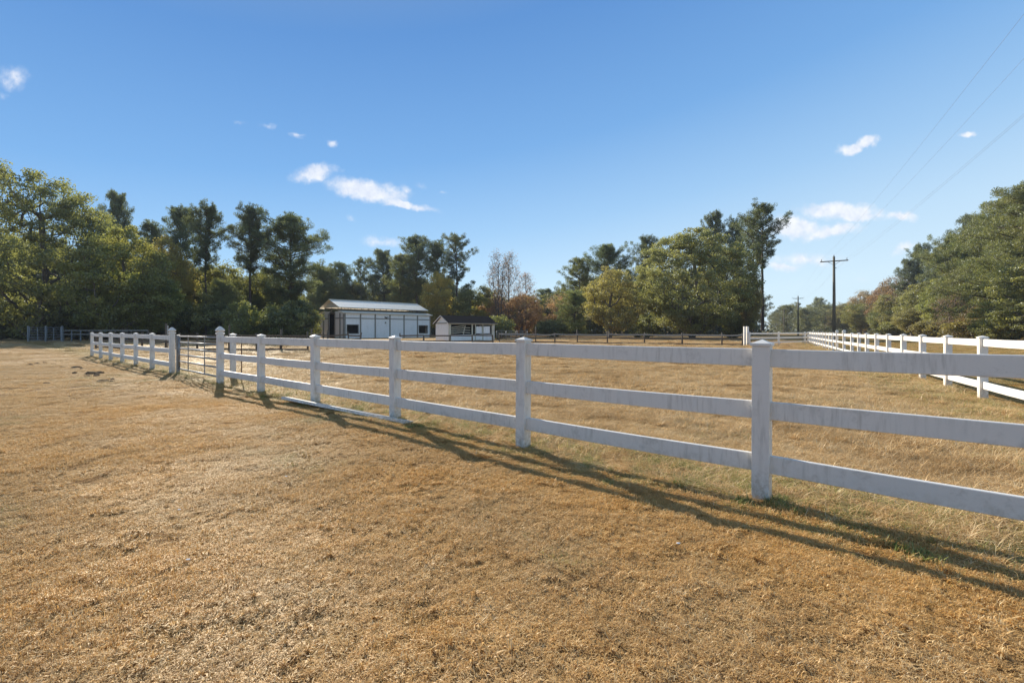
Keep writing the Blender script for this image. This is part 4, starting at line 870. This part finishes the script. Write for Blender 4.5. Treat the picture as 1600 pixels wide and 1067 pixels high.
# across the road: y from distance along the road line, c the offset beyond the fence
def hill(kind, px, top, wpx, c, colr, label, rz=None):
    y = F*c/(px-1200); return tree(kind, px, top, wpx, y, colr, label, GH, rz)
HL = [('pineC', 1625, 285, 160, 40, PINE2, 'rightmost tall pine at the picture edge across the road'), ('pineC', 1583, 305, 120, 42, PINE2, 'tall pine second from the right edge across the road'), ('pineC', 1548, 342, 100, 42, PINE2, 'pine third from the right edge across the road'), ('pineB', 1521, 338, 80, 46, PINE, 'dark airy pine top standing above its neighbours at right'),
      ('pineC', 1495, 368, 90, 42, PINE2, 'broad pine in the middle of the right slope'), ('pineC', 1467, 388, 66, 44, PINE, 'dark pine left of the middle of the right slope'), ('pineB', 1440, 383, 50, 48, PINE, 'dark rounded pine at the crest of the right treeline'), ('pineB', 1420, 406, 44, 44, PINE, 'dark pine below the crest toward the far end'),
      ('rustA', 1398, 422, 50, 44, (.22, .175, .085, .35), 'rust-tinged tree next to the last dark pine'), ('pineE', 1560, 400, 120, 36, PINE2, 'bushy pine low in front at far right'), ('pineE', 1610, 370, 130, 36, PINE2, 'bushy pine with low limbs at the right picture edge'), ('pineE', 1512, 420, 90, 37, PINE2, 'bushy low pine in front of the middle right slope'),
      ('leafA', 1478, 430, 74, 38, OLIVE, 'olive broadleaf tree low in the middle right slope'), ('leafA', 1440, 440, 66, 38, (0.21, 0.201, 0.0788, .6), 'dull olive tree in front of the crest pine'), ('rustA', 1378, 436, 44, 42, (.25, .17, .085, .4), 'russet tree at the far part of the right treeline'), ('leafA', 1405, 455, 60, 38, (0.219, 0.21, 0.0875, .7), 'pale olive tree right of the near utility pole'),
      ('rustA', 1352, 446, 44, 42, (.22, .175, .085, .35), 'brownish tree just behind the near utility pole'), ('bareB', 1490, 462, 70, 34, (0.298, 0.21, 0.175, .4), 'greyish bare bushy tree low in front of the right slope'), ('leafB', 1345, 470, 50, 38, YG, 'yellow-green tree at the foot right of the near pole'), ('leafB', 1378, 478, 46, 36, DKG, 'dark evergreen tree right of the near pole foot'),
      ('leafB', 1322, 470, 36, 40, (0.245, 0.21, 0.0875, .7), 'brown-green tree left of the near utility pole top'), ('leafB', 1303, 476, 34, 40, (0.263, 0.228, 0.105, .6), 'faded tree directly behind the near pole foot'), ('leafA', 1287, 484, 34, 40, OLIVE, 'small olive tree left of the near pole'), ('rustA', 1540, 470, 60, 33, (.22, .175, .085, .35), 'low rusty tree near the right end of the treeline'),
      ('leafA', 1585, 465, 90, 32, YG, 'yellow-green tree low at the right picture edge'), ('leafA', 1660, 400, 150, 36, OLIVE, 'olive tree beyond the right picture edge'), ('pineC', 1700, 270, 160, 42, PINE2, 'tall pine beyond the right picture edge'), ('leafB', 1425, 478, 54, 35, (0.245, 0.219, 0.105, .5), 'low pale tree in the right slope before the dark pines'),
      ('bushA', 1460, 500, 60, 32, (0.168, 0.14, 0.07, .7), 'reddish shrub at the foot of the right slope'), ('bushB', 1510, 498, 60, 31, (0.228, 0.158, 0.07, .8), 'rusty shrub near the foot of the bushy pines'), ('bushA', 1395, 502, 44, 33, OLIVE, 'olive shrub at the foot of the far right slope'), ('bushA', 1560, 496, 70, 30, OLIVE, 'olive shrub under the far right pines')]
HL += [('leafA', 1268, 474, 30, 38, OLIVE, 'small far olive tree right of the second utility pole'), ('leafB', 1254, 482, 26, 38, (.22, .18, .09, .4), 'small far brownish tree just right of the second utility pole'), ('pineE', 1280, 466, 30, 44, PINE2, 'far dark pine between the near and second utility poles')]
for h in HL: hill(*h)
# shrubs at the foot of the left wood
sh_l = ['dark shrub at the far left foot of the oak', 'dark shrub left of the shaded gates', 'dark shrub right above the shaded gates', 'dense shrub right of the shaded gates', 'low shrub behind the short white fence end', 'dense dark shrub behind the short white fence', 'dark shrub behind the left spear-topped post', 'dark shrub behind the pipe gate',
        'dark shrub behind the right spear-topped post', 'shrub at the foot of the round-headed pine', 'yellow-green shrub between the round-headed pine and the pipe gate', 'dark shrub at the foot of the spreading pine', 'dense shrub left of the barn end']
for i, (px, top, w_) in enumerate(((-10, 455, 90), (34, 470, 70), (88, 462, 80), (128, 455, 80), (165, 458, 80), (205, 462, 80), (243, 466, 70), (283, 470, 74), (322, 474, 66), (365, 470, 66), (378, 472, 42), (440, 474, 60), (472, 470, 44))):
    T('bushA' if i % 2 else 'bushB', px, top, w_*1.25, 66+(i*37 % 5)*1.3, DKG if i != 10 else YG, sh_l[i], 'shrubs under the left wood')
# ---------------------------------------------------------------- deeper woodland that reads as one mass
def woods(name, items, label, lm_=M_LEAF, colr=DKG):
    """many small whole trees merged: (x, y, h, r, seed)"""
    V_, F_, T_, off = [], [], [], 0; BV, BF, boff = [], [], 0
    for (x, y, h, rx, sd) in items:
        kind = sd % 3
        if kind: g_ = gen_pine(1000+sd, h, rx, .06, 30, 90, .62, 1.05, .22, gap=.1)
        else: g_ = gen_broad(2000+sd, h, rx*1.2, .03, 80, 46, .62, 1.6, .3)
        (bv, bf), (lv, lf, lt), _ = g_; lv = lv+np.array([x, y, 0]); bv = bv+np.array([x, y, 0])
        V_.append(lv); F_.append(lf+off); T_.append(np.clip(lt*.75+(sd % 7)/24, 0, 1)); off += len(lv); BV.append(bv); BF.append(bf+boff); boff += len(bv)
    r_ = np.random.default_rng(len(items)); und = []
    for (x, y, h, rx, sd) in items:                 # undergrowth closing the view below the crowns
        k = 260; und.append(np.stack([x+r_.normal(0, rx*.9, k), y+r_.normal(0, 1.2, k), r_.uniform(0, 1, k)**1.4*3.2], -1))
    und = np.concatenate(und); lv, lf, lt = leaves(und, .75, r_, r_.uniform(0, .6, len(und)), .1, .6); V_.append(lv); F_.append(lf+off); T_.append(lt)
    o = link(bpy.data.objects.new(name, arr_mesh(name, np.concatenate(V_), np.concatenate(F_), lm_, np.concatenate(T_)))); o.color = colr
    tag(o, label, 'woodland', None, 'stuff'); b = link(bpy.data.objects.new('trunks', arr_mesh('trunks', np.concatenate(BV), np.concatenate(BF), M_BARK)), o)
    return o
it = []; r = np.random.default_rng(5)
for px in range(-260, 560, 17):
    for row, y in enumerate((92, 104) if px < 440 else (128, 142)):
        topp = np.interp(px, [-260, 60, 180, 330, 470, 560], [350, 360, 425, 425, 440, 462])+r.uniform(-14, 22)
        it.append((X(px+r.uniform(-8, 8), y), y+r.uniform(-4, 4), HT(topp+row*4, y)*.93, r.uniform(3.2, 4.4), int(r.integers(0, 9999))))
woods('left_woodland', it, 'dark woodland mass seen between and behind the left trees', M_NEEDLE, (.16, .18, .065, .8))
it = []
for px in range(540, 1180, 15):
    for row, y in enumerate((135, 160)):
        topp = np.interp(px, [540, 640, 740, 800, 850, 900, 960, 1100, 1180, 1215], [432, 430, 440, 468, 462, 440, 425, 400, 450, 490])+r.uniform(-8, 12)
        it.append((X(px+r.uniform(-7, 7), y), y+r.uniform(-5, 5), HT(topp, y)*.93, r.uniform(3.6, 5), int(r.integers(0, 9999))))
woods('central_woodland', it, 'distant mixed woodland behind the barn and the central trees', M_NEEDLE, (.13, .14, .065, .9))
it = []
for k, px in enumerate(range(1205, 1300, 6)):
    y = 420-(k % 5)*45; topp = np.interp(px, [1205, 1225, 1245, 1262, 1290], [492, 476, 468, 482, 476])+r.uniform(-2, 4)
    it.append((X(px, y), y, HT(topp, y)*.95, r.uniform(6, 9), int(r.integers(0, 9999))))
woods('far_road_trees', it, 'hazy far trees at the end of the road behind the small utility poles', M_NEEDLE, (.12, .14, .07, .7))
it = []
for c in (50, 60):
    for y in list(range(40, 120, 7))+list(range(120, 330, 14)):
        p = LAT(y+r.uniform(-3, 3), c+r.uniform(-3, 3)); it.append((p.x, p.y, 17.5+r.uniform(-2, 1.5), r.uniform(4, 5.5), int(r.integers(0, 9999))))
woods('right_woodland', it, 'woodland mass deeper behind the trees across the road', M_NEEDLE, (.12, .14, .05, .9))
# ---------------------------------------------------------------- thin autumn haze in the air
hb = MB(); hb.box((0, 8, 16), (2840, 2840, 34))
hm_, ht_ = mat('haze_air'); pv = ht_.node('ShaderNodeVolumePrincipled', {'Color': (.80, .88, 1, 1), 'Density': .00022, 'Anisotropy': .0}); ht_.l.new(pv.outputs[0], ht_.out.inputs[1])
hz = hb.obj('haze', hm_); tag(hz, 'thin pale blue haze softening the farthest trees', 'haze', None, 'stuff')
